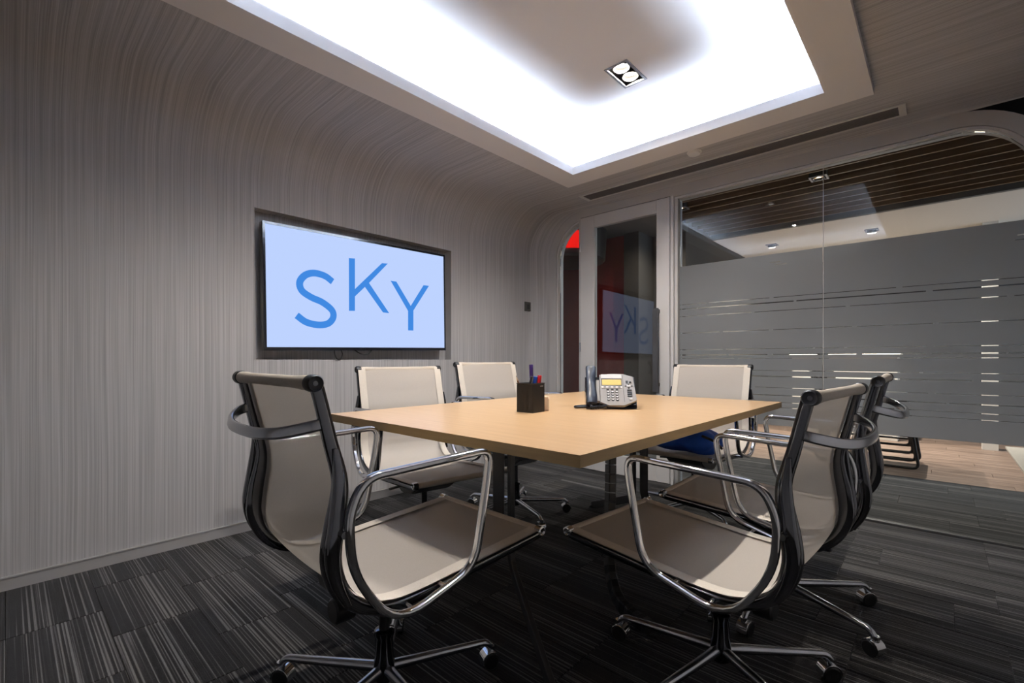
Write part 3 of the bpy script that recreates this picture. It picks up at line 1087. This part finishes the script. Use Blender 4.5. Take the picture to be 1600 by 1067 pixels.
# ------------------------------------------------------------------ table
TBX0, TBX1, TBY0, TBY1, TZ = -1.795, -0.597, 0.875, 2.675, 0.735
tb = thing('meeting_table', 'rectangular beech-topped meeting table with charcoal splayed legs', 'table', (-1.196, 1.775, 0))
FX0, FX1, FY0, FY1 = -1.295, -1.145, 1.50, 1.78     # cable flap
bm = bmesh.new()
quad_grid(bm, [TBX0 + 0.001, FX0, FX1, TBX1 - 0.001], [TBY0 + 0.001, FY0, FY1, TBY1 - 0.001], lambda x, y: (x, y, TZ), skip=lambda x, y: FX0 < x < FX1 and FY0 < y < FY1)
quad_grid(bm, [TBX0 + 0.001, TBX1 - 0.001], [TBY0 + 0.001, TBY1 - 0.001], lambda x, y: (x, y, TZ - 0.029))
top = obj('table_top', bm, M['table'], tb)
bm = bmesh.new()
def edge_ring(o, i, z0, z1):
    vs = []
    for z in (z0, z1):
        for q in (o, i):
            vs.append([bm.verts.new((x, y, z)) for x, y in ((q[0], q[2]), (q[1], q[2]), (q[1], q[3]), (q[0], q[3]))])
    o0, i0, o1, i1 = vs
    for k in range(4):
        l = (k + 1) % 4
        bm.faces.new((o0[k], o0[l], i0[l], i0[k]))
        bm.faces.new((o1[k], i1[k], i1[l], o1[l]))
        bm.faces.new((o0[k], o1[k], o1[l], o0[l]))
        bm.faces.new((i0[k], i0[l], i1[l], i1[k]))
edge_ring((TBX0, TBX1, TBY0, TBY1), (TBX0 + 0.0015, TBX1 - 0.0015, TBY0 + 0.0015, TBY1 - 0.0015), TZ - 0.029, TZ - 0.0003)
obj('edge_band', bm, M['edge'], tb)
obj('cable_flap', B((FX0 + 0.002, FY0 + 0.002, TZ - 0.016), (FX1 - 0.002, FY1 - 0.002, TZ - 0.0005), 0.001, 1), M['table'], tb)
obj('flap_tray', B((FX0 - 0.01, FY0 - 0.01, TZ - 0.028), (FX1 + 0.01, FY1 + 0.01, TZ - 0.018)), M['black'], tb)
sec = rrect(0.0195, 0.0085, 0.002, 1)
for yc, sgn in ((1.26, -1), (2.30, 1)):
    obj('cross_beam', B((-1.62, yc - 0.03, TZ - 0.069), (-0.77, yc + 0.03, TZ - 0.029), 0.003, 1), M['legmetal'], tb)
    for sx in (-1, 1):
        xc = -1.196 + sx * 0.032
        foot = (-1.196 + sx * 0.46, yc + sgn * 0.27, 0.012)
        pts = fillet([(xc, yc, TZ - 0.069), (xc, yc, 0.20), foot], 0.06, 6)
        bm = bmesh.new()
        dirv = Vector((foot[0] - xc, foot[1] - yc, 0)).normalized()
        sweep(bm, pts, rrect(0.021, 0.009, 0.002, 1), binormal=(-dirv.y, dirv.x, 0))
        lg_ = obj('leg', bm, M['legmetal'], tb)
        bm = bmesh.new()
        lathe(bm, [(0, 0), (0.022, 0), (0.022, 0.008), (0.012, 0.014), (0, 0.014)], (foot[0], foot[1], 0), 16)
        obj('foot_pad', bm, M['black'], lg_, smooth=40)
obj('centre_beam', B((-1.22, 1.29, TZ - 0.069), (-1.17, 2.27, TZ - 0.029), 0.003, 1), M['legmetal'], tb)

# flexible cable spine dropping from the table to the floor
cs = thing('cable_spine', 'black segmented cable spine dropping from the table to the carpet', 'cable guide', (-1.02, 1.72, 0))
sp = catmull([(-1.02, 1.72, 0.70), (-1.02, 1.72, 0.55), (-1.01, 1.70, 0.40), (-0.99, 1.66, 0.26), (-0.96, 1.61, 0.14), (-0.90, 1.56, 0.06), (-0.82, 1.52, 0.035), (-0.74, 1.50, 0.03)], 4)
for i in range(0, len(sp) - 1):
    p, q = sp[i], sp[i + 1]
    d = (q - p)
    bm = bmesh.new()
    sweep(bm, [p + d * 0.06, p + d * 0.94], rrect(0.026, 0.016, 0.004, 1), binormal=(0.6, 0.8, 0.0))
    obj('spine_link', bm, M['legmetal'] if i % 2 else M['black'], cs)

# ------------------------------------------------------------------ chairs
PROF = [(-0.254, 0.914), (-0.2475, 0.895), (-0.238, 0.858), (-0.220, 0.785), (-0.199, 0.710), (-0.197, 0.655), (-0.206, 0.590), (-0.210, 0.530),
        (-0.192, 0.472), (-0.150, 0.430), (-0.085, 0.409), (0.0, 0.407), (0.10, 0.414), (0.20, 0.421), (0.30, 0.428), (0.38, 0.434), (0.412, 0.438)]
W = 0.239
prof3 = catmull([(0, y, z) for y, z in PROF], 5)
def offset_profile(d):
    out = []
    for i, p in enumerate(prof3):
        t = (prof3[min(i + 1, len(prof3) - 1)] - prof3[max(i - 1, 0)]).normalized()
        n = Vector((0, -t.z, t.y)) * -1.0        # towards the rear / underside
        out.append(p + n * d)
    return out
# orientation test: the offset must go backwards on the backrest
_t = offset_profile(0.01)
SGN = 1.0 if _t[10].y < prof3[10].y else -1.0
def offp(d):
    return offset_profile(SGN * d)

def make_chair():
    t = thing('office_chair', 'x', 'chair')
    # sling: one continuous sheet
    bm = bmesh.new()
    n = 12
    pts = offp(0.002)
    base = offp(0.002)
    g = []
    L = len(base)
    for i, p in enumerate(base):
        rowv = []
        for k in range(n + 1):
            u = -1 + 2 * k / n
            s = i / (L - 1)
            sag = (0.010 if s > 0.45 else 0.005) * (1 - u * u) * math.sin(PI * min(1, max(0, s)))
            nn = (offp(0.012)[i] - base[i]).normalized() if k == 0 else nn_
            nn_ = nn
            q = p + nn * sag
            rowv.append(bm.verts.new((u * (W + 0.004), q.y, q.z)))
        g.append(rowv)
    for i in range(L - 1):
        for k in range(n):
            bm.faces.new((g[i][k], g[i][k + 1], g[i + 1][k + 1], g[i + 1][k]))
    sl = obj('sling', bm, M['sling'], t, smooth=60, local=True)
    for s in (-1, 1):
        bm = bmesh.new()
        a = offp(-0.0012)
        b = offp(-0.0003)
        va = [[bm.verts.new((s * x, p.y, p.z)) for x in (W + 0.004, W - 0.034)] for p in a]
        for i in range(len(va) - 1):
            bm.faces.new((va[i][0], va[i][1], va[i + 1][1], va[i + 1][0]))
        obj('hem', bm, M['hem'], sl, smooth=60, local=True)
    # side rails
    for s in (-1, 1):
        bm = bmesh.new()
        path = [(s * W, p.y, p.z) for p in offp(0.0205)]
        sc = []
        Lp = len(path)
        for i in range(Lp):
            u = i / (Lp - 1)
            k = 0.62 + 0.55 * math.exp(-((u - 0.40) / 0.14) ** 2)
            sc.append(k)
        # section: deep across the curve, narrow sideways
        P = [Vector(p) for p in path]
        rings = []
        for i in range(Lp):
            tt = (P[min(i + 1, Lp - 1)] - P[max(i - 1, 0)]).normalized()
            nv = Vector((0, -tt.z, tt.y)) * -SGN
            dep = 0.032 * sc[i]
            ring_ = []
            for a_, b_ in rrect(0.0095, dep / 2, 0.004, 2):
                ring_.append(bm.verts.new(P[i] + Vector((a_, 0, 0)) + nv * (b_ + dep / 2 - 0.016)))
            rings.append(ring_)
        m = len(rings[0])
        for i in range(Lp - 1):
            for k in range(m):
                bm.faces.new((rings[i][k], rings[i][(k + 1) % m], rings[i + 1][(k + 1) % m], rings[i + 1][k]))
        bm.faces.new(rings[0])
        bm.faces.new(rings[-1][::-1])
        obj('side_rail', bm, M['alu'], t, smooth=40, local=True)
    # top bar wrapped in fabric, slightly waisted
    bm = bmesh.new()
    lathe(bm, [(0, -W + 0.012), (0.0155, -W + 0.012), (0.0155, -W + 0.05), (0.0135, -W + 0.09), (0.0135, W - 0.09), (0.0155, W - 0.05), (0.0155, W - 0.012), (0, W - 0.012)], (0, -0.266, 0.903), 20, 'x')
    tbar = obj('top_bar', bm, M['barfab'], t, smooth=50, local=True)
    for s in (-1, 1):
        bm = bmesh.new()
        lathe(bm, [(0.0155, s * (W - 0.016)), (0.0178, s * (W - 0.013)), (0.0178, s * (W + 0.008)), (0.015, s * (W + 0.012)), (0.0125, s * (W + 0.0105)), (0.0055, s * (W + 0.0105)), (0.004, s * (W + 0.007)), (0, s * (W + 0.007))], (0, -0.266, 0.903), 20, 'x')
        obj('end_cap', bm, M['black'], tbar, smooth=35, local=True)
    # front bar
    bm = bmesh.new()
    lathe(bm, [(0, -W + 0.01), (0.0125, -W + 0.01), (0.0125, W - 0.01), (0, W - 0.01)], (0, 0.417, 0.431), 16, 'x')
    fbar = obj('front_bar', bm, M['barfab'], t, smooth=50, local=True)
    for s in (-1, 1):
        bm = bmesh.new()
        lathe(bm, [(0.0125, s * (W - 0.011)), (0.0155, s * (W - 0.010)), (0.0155, s * (W + 0.010)), (0.011, s * (W + 0.012)), (0.006, s * (W + 0.008)), (0, s * (W + 0.008))], (0, 0.417, 0.431), 16, 'x')
        obj('end_cap', bm, M['chrome'], fbar, smooth=35, local=True)
    # rear bow
    bm = bmesh.new()
    bp = catmull([(-W, -0.240, 0.822), (-W + 0.012, -0.272, 0.814), (-0.165, -0.308, 0.800), (-0.07, -0.325, 0.793), (0.07, -0.325, 0.793), (0.165, -0.308, 0.800), (W - 0.012, -0.272, 0.814), (W, -0.240, 0.822)], 6)
    sweep(bm, bp, rrect(0.0065, 0.0125, 0.005, 2), binormal=(0, 0.15, 1))
    obj('back_bow', bm, M['bow'], t, smooth=50, local=True)
    # arm loops
    for s in (-1, 1):
        A = 0.283 * s
        lp = [(A, -0.180, 0.706), (A, 0.170, 0.718), (A, 0.160, 0.640), (A, 0.118, 0.430), (A, -0.110, 0.372), (A, -0.208, 0.520), (A, -0.214, 0.640)]
        pts = fillet(lp, [0.05, 0.05, 0.12, 0.06, 0.11, 0.09, 0.05], 6, True)
        bm = bmesh.new()
        sweep(bm, pts, rrect(0.0085, 0.0105, 0.006, 3), closed=True, binormal=(1, 0, 0))
        ar = obj('arm_loop', bm, M['chrome'], t, smooth=60, local=True)
        # rear bracket that ties the loop to the rail
        bpts = catmull([(s * 0.250, -0.226, 0.768), (s * 0.258, -0.224, 0.700), (s * 0.264, -0.232, 0.620), (s * 0.264, -0.240, 0.555), (s * 0.264, -0.231, 0.500), (s * 0.264, -0.206, 0.445)], 5)
        bm = bmesh.new()
        nb = len(bpts)
        sweep(bm, bpts, rrect(0.0115, 0.0095, 0.004, 2), binormal=(1, 0, 0), scale=[0.35 + 0.85 * math.sin(PI * min(1.0, 0.06 + 0.86 * i / (nb - 1))) for i in range(nb)])
        obj('arm_bracket', bm, M['alu'], ar, smooth=50, local=True)
        for yy, zz in ((-0.222, 0.60), (-0.06, 0.388), (0.04, 0.40)):
            bm = bmesh.new()
            lathe(bm, [(0, s * (W - 0.004)), (0.008, s * (W - 0.004)), (0.008, s * 0.284), (0, s * 0.284)], (0, yy, zz), 12, 'x')
            obj('bolt', bm, M['chrome'], ar, smooth=40, local=True)
    # seat carrier and mechanism
    for yy in (-0.05, 0.12):
        pts = [(-W, yy, 0.392 + (yy + 0.05) * 0.06), (-W + 0.05, yy, 0.380), (-0.09, yy + 0.0, 0.362), (0.09, yy, 0.362), (W - 0.05, yy, 0.380), (W, yy, 0.392 + (yy + 0.05) * 0.06)]
        bm = bmesh.new()
        sweep(bm, catmull(pts, 4), rrect(0.008, 0.014, 0.004, 2), binormal=(0, 1, 0))
        obj('seat_carrier', bm, M['alu'], t, smooth=50, local=True)
    bm = bmesh.new()
    prism(bm, [(-0.12, 0.376), (0.18, 0.376), (0.185, 0.352), (0.10, 0.30), (-0.02, 0.285), (-0.11, 0.33)], 'x', -0.105, 0.105)
    bmesh.ops.bevel(bm, geom=list(bm.edges), offset=0.008, segments=2, affect='EDGES')
    mech = obj('tilt_mechanism', bm, M['black'], t, smooth=40, local=True)
    bm = bmesh.new()
    sweep(bm, [(0.10, 0.05, 0.345), (0.15, 0.06, 0.34), (0.20, 0.06, 0.335)], rrect(0.005, 0.008, 0.003, 1), binormal=(0, 1, 0))
    obj('lever', bm, M['black'], mech, smooth=40, local=True)
    bm = bmesh.new()
    lathe(bm, [(0, -0.005), (0.028, -0.005), (0.033, 0.0), (0.033, 0.045), (0.028, 0.05), (0, 0.05)], (0, -0.115, 0.30), 16, 'y')
    obj('tension_knob', bm, M['black'], mech, smooth=40, local=True)
    # gas lift (grows with the seat height)
    bm = bmesh.new()
    lathe(bm, [(0, 0.16), (0.0145, 0.16), (0.0145, 0.315), (0, 0.315)], (0, 0.03, 0), 16)
    obj('gas_lift', bm, M['black'], t, smooth=40, local=True)
    # base
    bm = bmesh.new()
    lathe(bm, [(0, 0.058), (0.024, 0.058), (0.029, 0.066), (0.029, 0.108), (0.025, 0.128), (0.024, 0.178), (0.0275, 0.183), (0.0275, 0.195), (0.02, 0.198), (0, 0.198)], (0, 0.03, 0), 20)
    obj('base_hub', bm, M['alu'], t, smooth=40, local=True)
    leg0 = None
    for k in range(5):
        if leg0 is None:
            bm = bmesh.new()
            pts = fillet([(0.020, 0, 0.090), (0.310, 0, 0.079), (0.328, 0, 0.050)], 0.03, 5)
            nP = len(pts)
            sweep(bm, pts, circ(0.0135, 10), scale=[1.15 - 0.35 * min(1, p.x / 0.3) for p in pts])
            lg = obj('base_leg', bm, M['bow'], t, smooth=50, local=True)
            bm = bmesh.new()
            for sy in (-1, 1):
                lathe(bm, [(0, sy * 0.004), (0.0235, sy * 0.004), (0.0250, sy * 0.007), (0.0250, sy * 0.018), (0.022, sy * 0.0205), (0, sy * 0.0205)], (0.318, 0, 0.025), 18, 'y')
            ca = obj('caster_wheels', bm, M['black'], lg, smooth=40, local=True)
            bm = bmesh.new()
            hoodp = []
            for q in range(9):
                a_ = math.radians(-10 + q * 25)
                hoodp.append((0.318 + 0.0285 * math.cos(a_), 0, 0.025 + 0.0285 * math.sin(a_)))
            sweep(bm, hoodp, rrect(0.0016, 0.019, 0.0012, 1), binormal=(0, 1, 0))
            lathe(bm, [(0, 0.05), (0.011, 0.05), (0.011, 0.066), (0, 0.066)], (0.326, 0, 0), 12)
            obj('caster_hood', bm, M['chrome'], lg, smooth=40, local=True)
            leg0 = lg
            leg0.location = (0, 0.03, 0)
        else:
            lg = leg0.copy()
            C.objects.link(lg)
            for ch in list(leg0.children):
                c2 = ch.copy()
                C.objects.link(c2)
                c2.parent = lg
            lg.parent = t
    return t

UPPER = ('sling', 'side_rail', 'top_bar', 'front_bar', 'back_bow', 'arm_loop', 'seat_carrier', 'tilt_mechanism', 'gas_lift')
proto = make_chair()
def place(c, x, y, deg, dz, base_deg, label):
    c.location = (x, y, 0)
    c.rotation_euler = (0, 0, math.radians(deg))
    c['label'] = label
    c['group'] = 'six office chairs around the meeting table'
    k = 0
    for ch in c.children:
        nm = ch.name.split('.')[0]
        if nm in UPPER:
            ch.location.z = dz
        elif nm == 'base_leg':
            ch.rotation_euler = (0, 0, math.radians(base_deg - deg + 72 * k))
            k += 1
CH = [(-1.149, 0.689, -1.9, 0.0, 68, 'cream mesh office chair in the left foreground, at the near table end'),
      (-0.454, 1.442, 85.5, -0.036, 41, 'cream mesh office chair in the right foreground, nearest of the two on that table side'),
      (-0.412, 2.04, 91.0, -0.020, 332, 'cream mesh office chair at the right table side, half hidden behind its foreground neighbour'),
      (-1.973, 1.455, -99.8, -0.006, 20, 'cream mesh office chair along the papered wall, nearer one under the television'),
      (-1.96, 2.133, -95.8, 0.016, 50, 'cream mesh office chair along the papered wall, farther one behind the pen cup'),
      (-1.11, 2.872, 180.0, 0.0, 33, 'cream mesh office chair at the far table end before the frosted glass')]
copies = [proto] + [copy_tree(proto) for _ in CH[1:]]
for c, a in zip(copies, CH):
    place(c, *a)

# ------------------------------------------------------------------ desk phone
ph = thing('desk_phone', 'silver office desk phone with dark handset and amber display on the table', 'phone', (-1.0835, 1.8385, TZ), math.radians(36))
def L_(bm, nm, m, par=ph, smooth=None):
    return obj(nm, bm, m, par, smooth=smooth, local=True)
# local: x to the right as seen, y away from the viewer, z up; face tilts back
TILT = math.radians(38)
ct_, st_ = math.cos(TILT), math.sin(TILT)
def fpt(u, v, h=0.0):
    """point on the sloping face: u right, v up along the face, h proud of it"""
    return (u, -0.055 + v * st_ - h * ct_, 0.022 + v * ct_ + h * st_)
bm = bmesh.new()
prism(bm, [(-0.065, 0.004), (0.085, 0.004), (0.085, 0.05), (0.062, 0.135), (0.040, 0.135), (-0.060, 0.020)], 'x', -0.118, 0.100)
L_(bm, 'phone_base', M['blackgloss'])
bm = bmesh.new()
outline = [(-0.055, 0.0), (-0.02, -0.016), (0.045, -0.016), (0.075, -0.002), (0.100, 0.012), (0.092, 0.135), (0.05, 0.150), (0.0, 0.152), (-0.055, 0.145)]
va = [bm.verts.new(fpt(u, v, 0.0)) for u, v in outline]
vb = [bm.verts.new(fpt(u, v, 0.016)) for u, v in outline]
bm.faces.new(va[::-1])
bm.faces.new(vb)
for i in range(len(va)):
    bm.faces.new((va[i], va[(i + 1) % len(va)], vb[(i + 1) % len(va)], vb[i]))
face = L_(bm, 'face_plate', M['silver'])
def fbox(u0, u1, v0, v1, h0, h1):
    bm = bmesh.new()
    q = [(u0, v0), (u1, v0), (u1, v1), (u0, v1)]
    a_ = [bm.verts.new(fpt(u, v, h0)) for u, v in q]
    b_ = [bm.verts.new(fpt(u, v, h1)) for u, v in q]
    bm.faces.new(a_[::-1])
    bm.faces.new(b_)
    for i in range(4):
        bm.faces.new((a_[i], a_[(i + 1) % 4], b_[(i + 1) % 4], b_[i]))
    return bm
obj('top_panel', fbox(-0.048, 0.042, 0.124, 0.146, 0.016, 0.019), M['pale'], face, local=True)
obj('display_rim', fbox(-0.048, 0.042, 0.084, 0.124, 0.016, 0.0175), M['black'], face, local=True)
obj('display', fbox(-0.045, 0.039, 0.088, 0.118, 0.0175, 0.0185), M['lcd'], face, local=True)
obj('softkey_panel', fbox(-0.048, 0.042, 0.072, 0.083, 0.016, 0.0185), M['pale'], face, local=True)
for k in range(4):
    u = -0.034 + k * 0.021
    obj('soft_key', fbox(u - 0.005, u + 0.005, 0.0755, 0.0795, 0.0185, 0.020), M['black'], face, local=True)
for k in range(3):
    u = -0.022 + k * 0.020
    obj('menu_key', fbox(u - 0.0055, u + 0.0055, 0.062, 0.067, 0.016, 0.019), M['black'], face, local=True)
dm = None
for rr in range(4):
    for cc in range(3):
        u, v = -0.020 + cc * 0.0185, 0.052 - rr * 0.0135
        bm = bmesh.new()
        q0 = [(u + 0.0068 * math.cos(2 * PI * k / 12), v + 0.0056 * math.sin(2 * PI * k / 12)) for k in range(12)]
        a_ = [bm.verts.new(fpt(p[0], p[1], 0.016)) for p in q0]
        b_ = [bm.verts.new(fpt(p[0], p[1], 0.0178)) for p in q0]
        bm.faces.new(b_)
        for i in range(12):
            bm.faces.new((a_[i], a_[(i + 1) % 12], b_[(i + 1) % 12], b_[i]))
        kk = obj('dial_key', bm, M['black'], face, local=True)
        bm = bmesh.new()
        q0 = [(u + 0.0048 * math.cos(2 * PI * k / 12), v + 0.0034 * math.sin(2 * PI * k / 12) + 0.001) for k in range(12)]
        a_ = [bm.verts.new(fpt(p[0], p[1], 0.0178)) for p in q0]
        b_ = [bm.verts.new(fpt(p[0], p[1], 0.0198)) for p in q0]
        bm.faces.new(b_)
        for i in range(12):
            bm.faces.new((a_[i], a_[(i + 1) % 12], b_[(i + 1) % 12], b_[i]))
        obj('dial_key_cap', bm, M['pale'], face, local=True)
obj('face_groove', fbox(0.046, 0.0475, 0.0, 0.142, 0.016, 0.0163), M['black'], face, local=True)
for u, v in ((0.064, 0.110), (0.064, 0.102), (0.078, 0.106)):
    obj('feature_key', fbox(u - 0.005, u + 0.005, v - 0.0025, v + 0.0025, 0.016, 0.019), M['black'], face, local=True)
obj('navigation_key', fbox(0.062, 0.078, 0.079, 0.089, 0.016, 0.019), M['pale'], face, local=True)
for u, v in ((0.070, 0.094), (0.070, 0.074), (0.057, 0.084), (0.084, 0.084)):
    obj('arrow_key', fbox(u - 0.003, u + 0.003, v - 0.002, v + 0.002, 0.016, 0.0185), M['black'], face, local=True)
for k in range(4):
    v = 0.062 - k * 0.010
    obj('line_key', fbox(0.062, 0.082, v - 0.003, v + 0.003, 0.016, 0.019), M['black'], face, local=True)
obj('speaker_key', fbox(0.068, 0.081, 0.012, 0.021, 0.016, 0.019), M['pale'], face, local=True)
# cradle and handset standing at the left
obj('cradle', fbox(-0.072, -0.058, 0.004, 0.115, 0.002, 0.018), M['silver'], ph, local=True)
bm = bmesh.new()
hp = []
for u, hgt, w_ in ((-0.016, 0.030, 0.021), (0.02, 0.036, 0.0225), (0.07, 0.026, 0.019), (0.12, 0.030, 0.021), (0.165, 0.040, 0.0225), (0.176, 0.034, 0.021)):
    hp.append((u, hgt, w_))
rings = []
for u, hgt, w_ in hp:
    rings.append([bm.verts.new(fpt(-0.094 + a_ * w_, u, hgt + b_ * 0.012)) for a_, b_ in ((-1, -0.7), (-0.6, -1), (0.6, -1), (1, -0.7), (1, 0.4), (0.6, 0.9), (-0.6, 0.9), (-1, 0.4))])
for i in range(len(rings) - 1):
    for k in range(8):
        bm.faces.new((rings[i][k], rings[i][(k + 1) % 8], rings[i + 1][(k + 1) % 8], rings[i + 1][k]))
bm.faces.new(rings[0][::-1])
bm.faces.new(rings[-1])
hs = obj('handset', bm, pbr('slate_handset', (0.012, 0.015, 0.024, 1), 0.3, coat=0.0, spec=0.35, var=0.03), ph, smooth=50, local=True)
# coiled cord on the table
coil = []
cl_pts = catmull([(-0.094, -0.075, 0.03), (-0.10, -0.095, 0.012), (-0.075, -0.100, 0.012), (-0.045, -0.092, 0.012), (-0.030, -0.070, 0.014)], 30)
for i, p in enumerate(cl_pts):
    a_ = i * 0.9
    coil.append((p.x + 0.0 * math.cos(a_), p.y + 0.0075 * math.cos(a_), p.z + 0.0075 * math.sin(a_)))
L_(tube(coil, 0.0020, 6), 'coiled_cord', M['blackgloss'], smooth=60)
L_(tube(catmull([(-0.10, -0.06, 0.010), (-0.150, -0.062, 0.008), (-0.165, -0.045, 0.007), (-0.140, -0.02, 0.007), (-0.10, 0.0, 0.007)], 6), 0.0065, 8), 'line_cord', M['blackgloss'], smooth=60)

# ------------------------------------------------------------------ pen cup and pens
cu = thing('pen_cup', 'square black wire-mesh pen cup on the table', 'pen cup', (-1.249, 1.471, TZ), math.radians(4))
s_, hgt = 0.041, 0.118
for nm, a, b in (('mesh_side', (-s_, -s_, 0.002), (s_, -s_ + 0.0015, hgt)), ('mesh_side', (-s_, s_ - 0.0015, 0.002), (s_, s_, hgt)),
                 ('mesh_side', (-s_, -s_ + 0.002, 0.002), (-s_ + 0.0015, s_ - 0.002, hgt)), ('mesh_side', (s_ - 0.0015, -s_ + 0.002, 0.002), (s_, s_ - 0.002, hgt))):
    obj(nm, B(a, b), M['cup'], cu, local=True)
obj('floor_plate', B((-s_, -s_, 0), (s_, s_, 0.002)), M['black'], cu, local=True)
bm = bmesh.new()
rr_ = [( -s_, -s_), (s_, -s_), (s_, s_), (-s_, s_)]
sweep(bm, [(x, y, hgt) for x, y in rr_], circ(0.0022, 6), closed=True, binormal=(0, 0, 1))
obj('rim', bm, M['black'], cu, local=True)
obj('maker_mark', B((s_ - 0.0003, s_ * 0.25, hgt - 0.013), (s_ + 0.0004, s_ * 0.75, hgt - 0.010)), M['white'], cu, local=True)
def pen(name, label, cat, base, topp, r, body, cap, capf=0.35, tip=None):
    b_, t_ = Vector(base), Vector(topp)
    t = thing(name, label, cat, b_)
    d = t_ - b_
    q = b_ + d * (1 - capf)
    obj('barrel', tube([b_, q], r * 0.92, 12), body, t, smooth=40)
    c_ = obj('cap', tube([q, q + (t_ - q) * 0.97, t_], r, 12, scale=[1, 1, 0.82]), cap, t, smooth=40)
    if tip:
        obj('clip', tube([q + Vector((r, -r * 0.4, 0.004)), t_ + Vector((r, -r * 0.4, -0.004))], 0.0014, 6), tip, c_, smooth=40)
    return t
cx, cy, z0 = -1.249, 1.471, TZ + 0.003
MP = {k: pbr(k + '_pen_plastic', v, 0.3, var=0.02) for k, v in dict(purple=(0.03, 0.012, 0.09, 1), black=(0.012, 0.012, 0.014, 1), blue=(0.01, 0.07, 0.42, 1), red=(0.55, 0.012, 0.02, 1), grey=(0.4, 0.4, 0.43, 1)).items()}
pen('marker_pen', 'tall dark purple marker standing highest in the pen cup', 'marker', (cx + 0.0, cy + 0.012, z0), (cx - 0.012, cy + 0.016, z0 + 0.192), 0.0085, MP['grey'], MP['purple'], 0.30)
pen('marker_pen', 'black-capped marker in the pen cup, left of the blue one', 'marker', (cx - 0.012, cy - 0.022, z0), (cx + 0.012, cy - 0.004, z0 + 0.144), 0.0080, MP['black'], MP['black'], 0.35, MP['grey'])
pen('marker_pen', 'blue-capped marker in the pen cup beside the red one', 'marker', (cx + 0.008, cy - 0.015, z0), (cx + 0.022, cy + 0.006, z0 + 0.143), 0.0082, MP['grey'], MP['blue'], 0.35, MP['blue'])
pen('marker_pen', 'red-capped marker in the pen cup, rightmost of the markers', 'marker', (cx + 0.022, cy + 0.005, z0), (cx + 0.030, cy + 0.022, z0 + 0.148), 0.0085, MP['grey'], MP['red'], 0.35)
# pencil
pc = thing('pencil', 'brown sharpened pencil leaning left in the pen cup', 'pencil', (cx - 0.01, cy - 0.008, z0))
b_, t_ = Vector((cx - 0.01, cy - 0.008, z0)), Vector((cx - 0.046, cy - 0.040, z0 + 0.146))
d = t_ - b_
obj('shaft', tube([b_, b_ + d * 0.86], 0.0036, 6), pbr('pencil_lacquer', (0.18, 0.07, 0.02, 1), 0.4, var=0.05), pc)
obj('wood_tip', tube([b_ + d * 0.86, b_ + d * 0.97], 0.0036, 8, scale=[1, 0.3]), pbr('pencil_wood', (0.60, 0.42, 0.24, 1), 0.6, var=0.05), pc)
obj('lead', tube([b_ + d * 0.97, t_], 0.0011, 6, scale=[1, 0.3]), M['black'], pc)
# memo paper block standing behind the cup
mb = thing('memo_holder', 'small cream paper holder standing right behind the pen cup', 'paper holder', (-1.2445, 1.534, TZ), math.radians(38))
obj('paper_block', B((-0.030, -0.004, 0.002), (0.030, 0.034, 0.058)), pbr('cream_paper', (0.72, 0.56, 0.42, 1), 0.8, var=0.03), mb, local=True)
bm = bmesh.new()
prism(bm, [(-0.006, 0.0), (0.038, 0.0), (0.038, 0.066), (0.020, 0.072), (-0.006, 0.050)], 'x', 0.0305, 0.0325)
obj('side_panel', bm, pbr('pale_acrylic', (0.75, 0.62, 0.5, 1), 0.3, var=0.02), mb, local=True)

# ------------------------------------------------------------------ blue bag on the far chair
M['bluecloth'] = pbr('blue_cloth', (0.02, 0.12, 0.62, 1), 0.6, var=0.15, varscale=15, bump=0.3)
bg = thing('blue_bag', 'slumped bright blue cloth bag lying on the far chair under the table', 'bag', (-1.05, 2.60, 0.43))
bm = bmesh.new()
bmesh.ops.create_icosphere(bm, subdivisions=4, radius=1.0)
rb = random.Random(4)
for v in bm.verts:
    x, y, z = v.co
    nz = 0.10 * math.sin(5 * x + 2 * y) + 0.07 * math.sin(7 * y - 3 * z) + 0.05 * math.sin(11 * x * y + 4)
    k = 1 + nz
    zz = z * 0.075 * k
    v.co = Vector((-1.05 + x * 0.19 * k, 2.63 + y * 0.17 * k, 0.491 + max(zz, -0.062) + 0.03 * max(0, -y) * (1 - abs(x))))
obj('bag_body', bm, M['bluecloth'], bg, smooth=70)
obj('strap', tube(catmull([(-0.93, 2.50, 0.545), (-0.86, 2.47, 0.53), (-0.84, 2.52, 0.49), (-0.88, 2.60, 0.485), (-0.95, 2.66, 0.53)], 6), 0.007, 8), M['black'], bg, smooth=60)
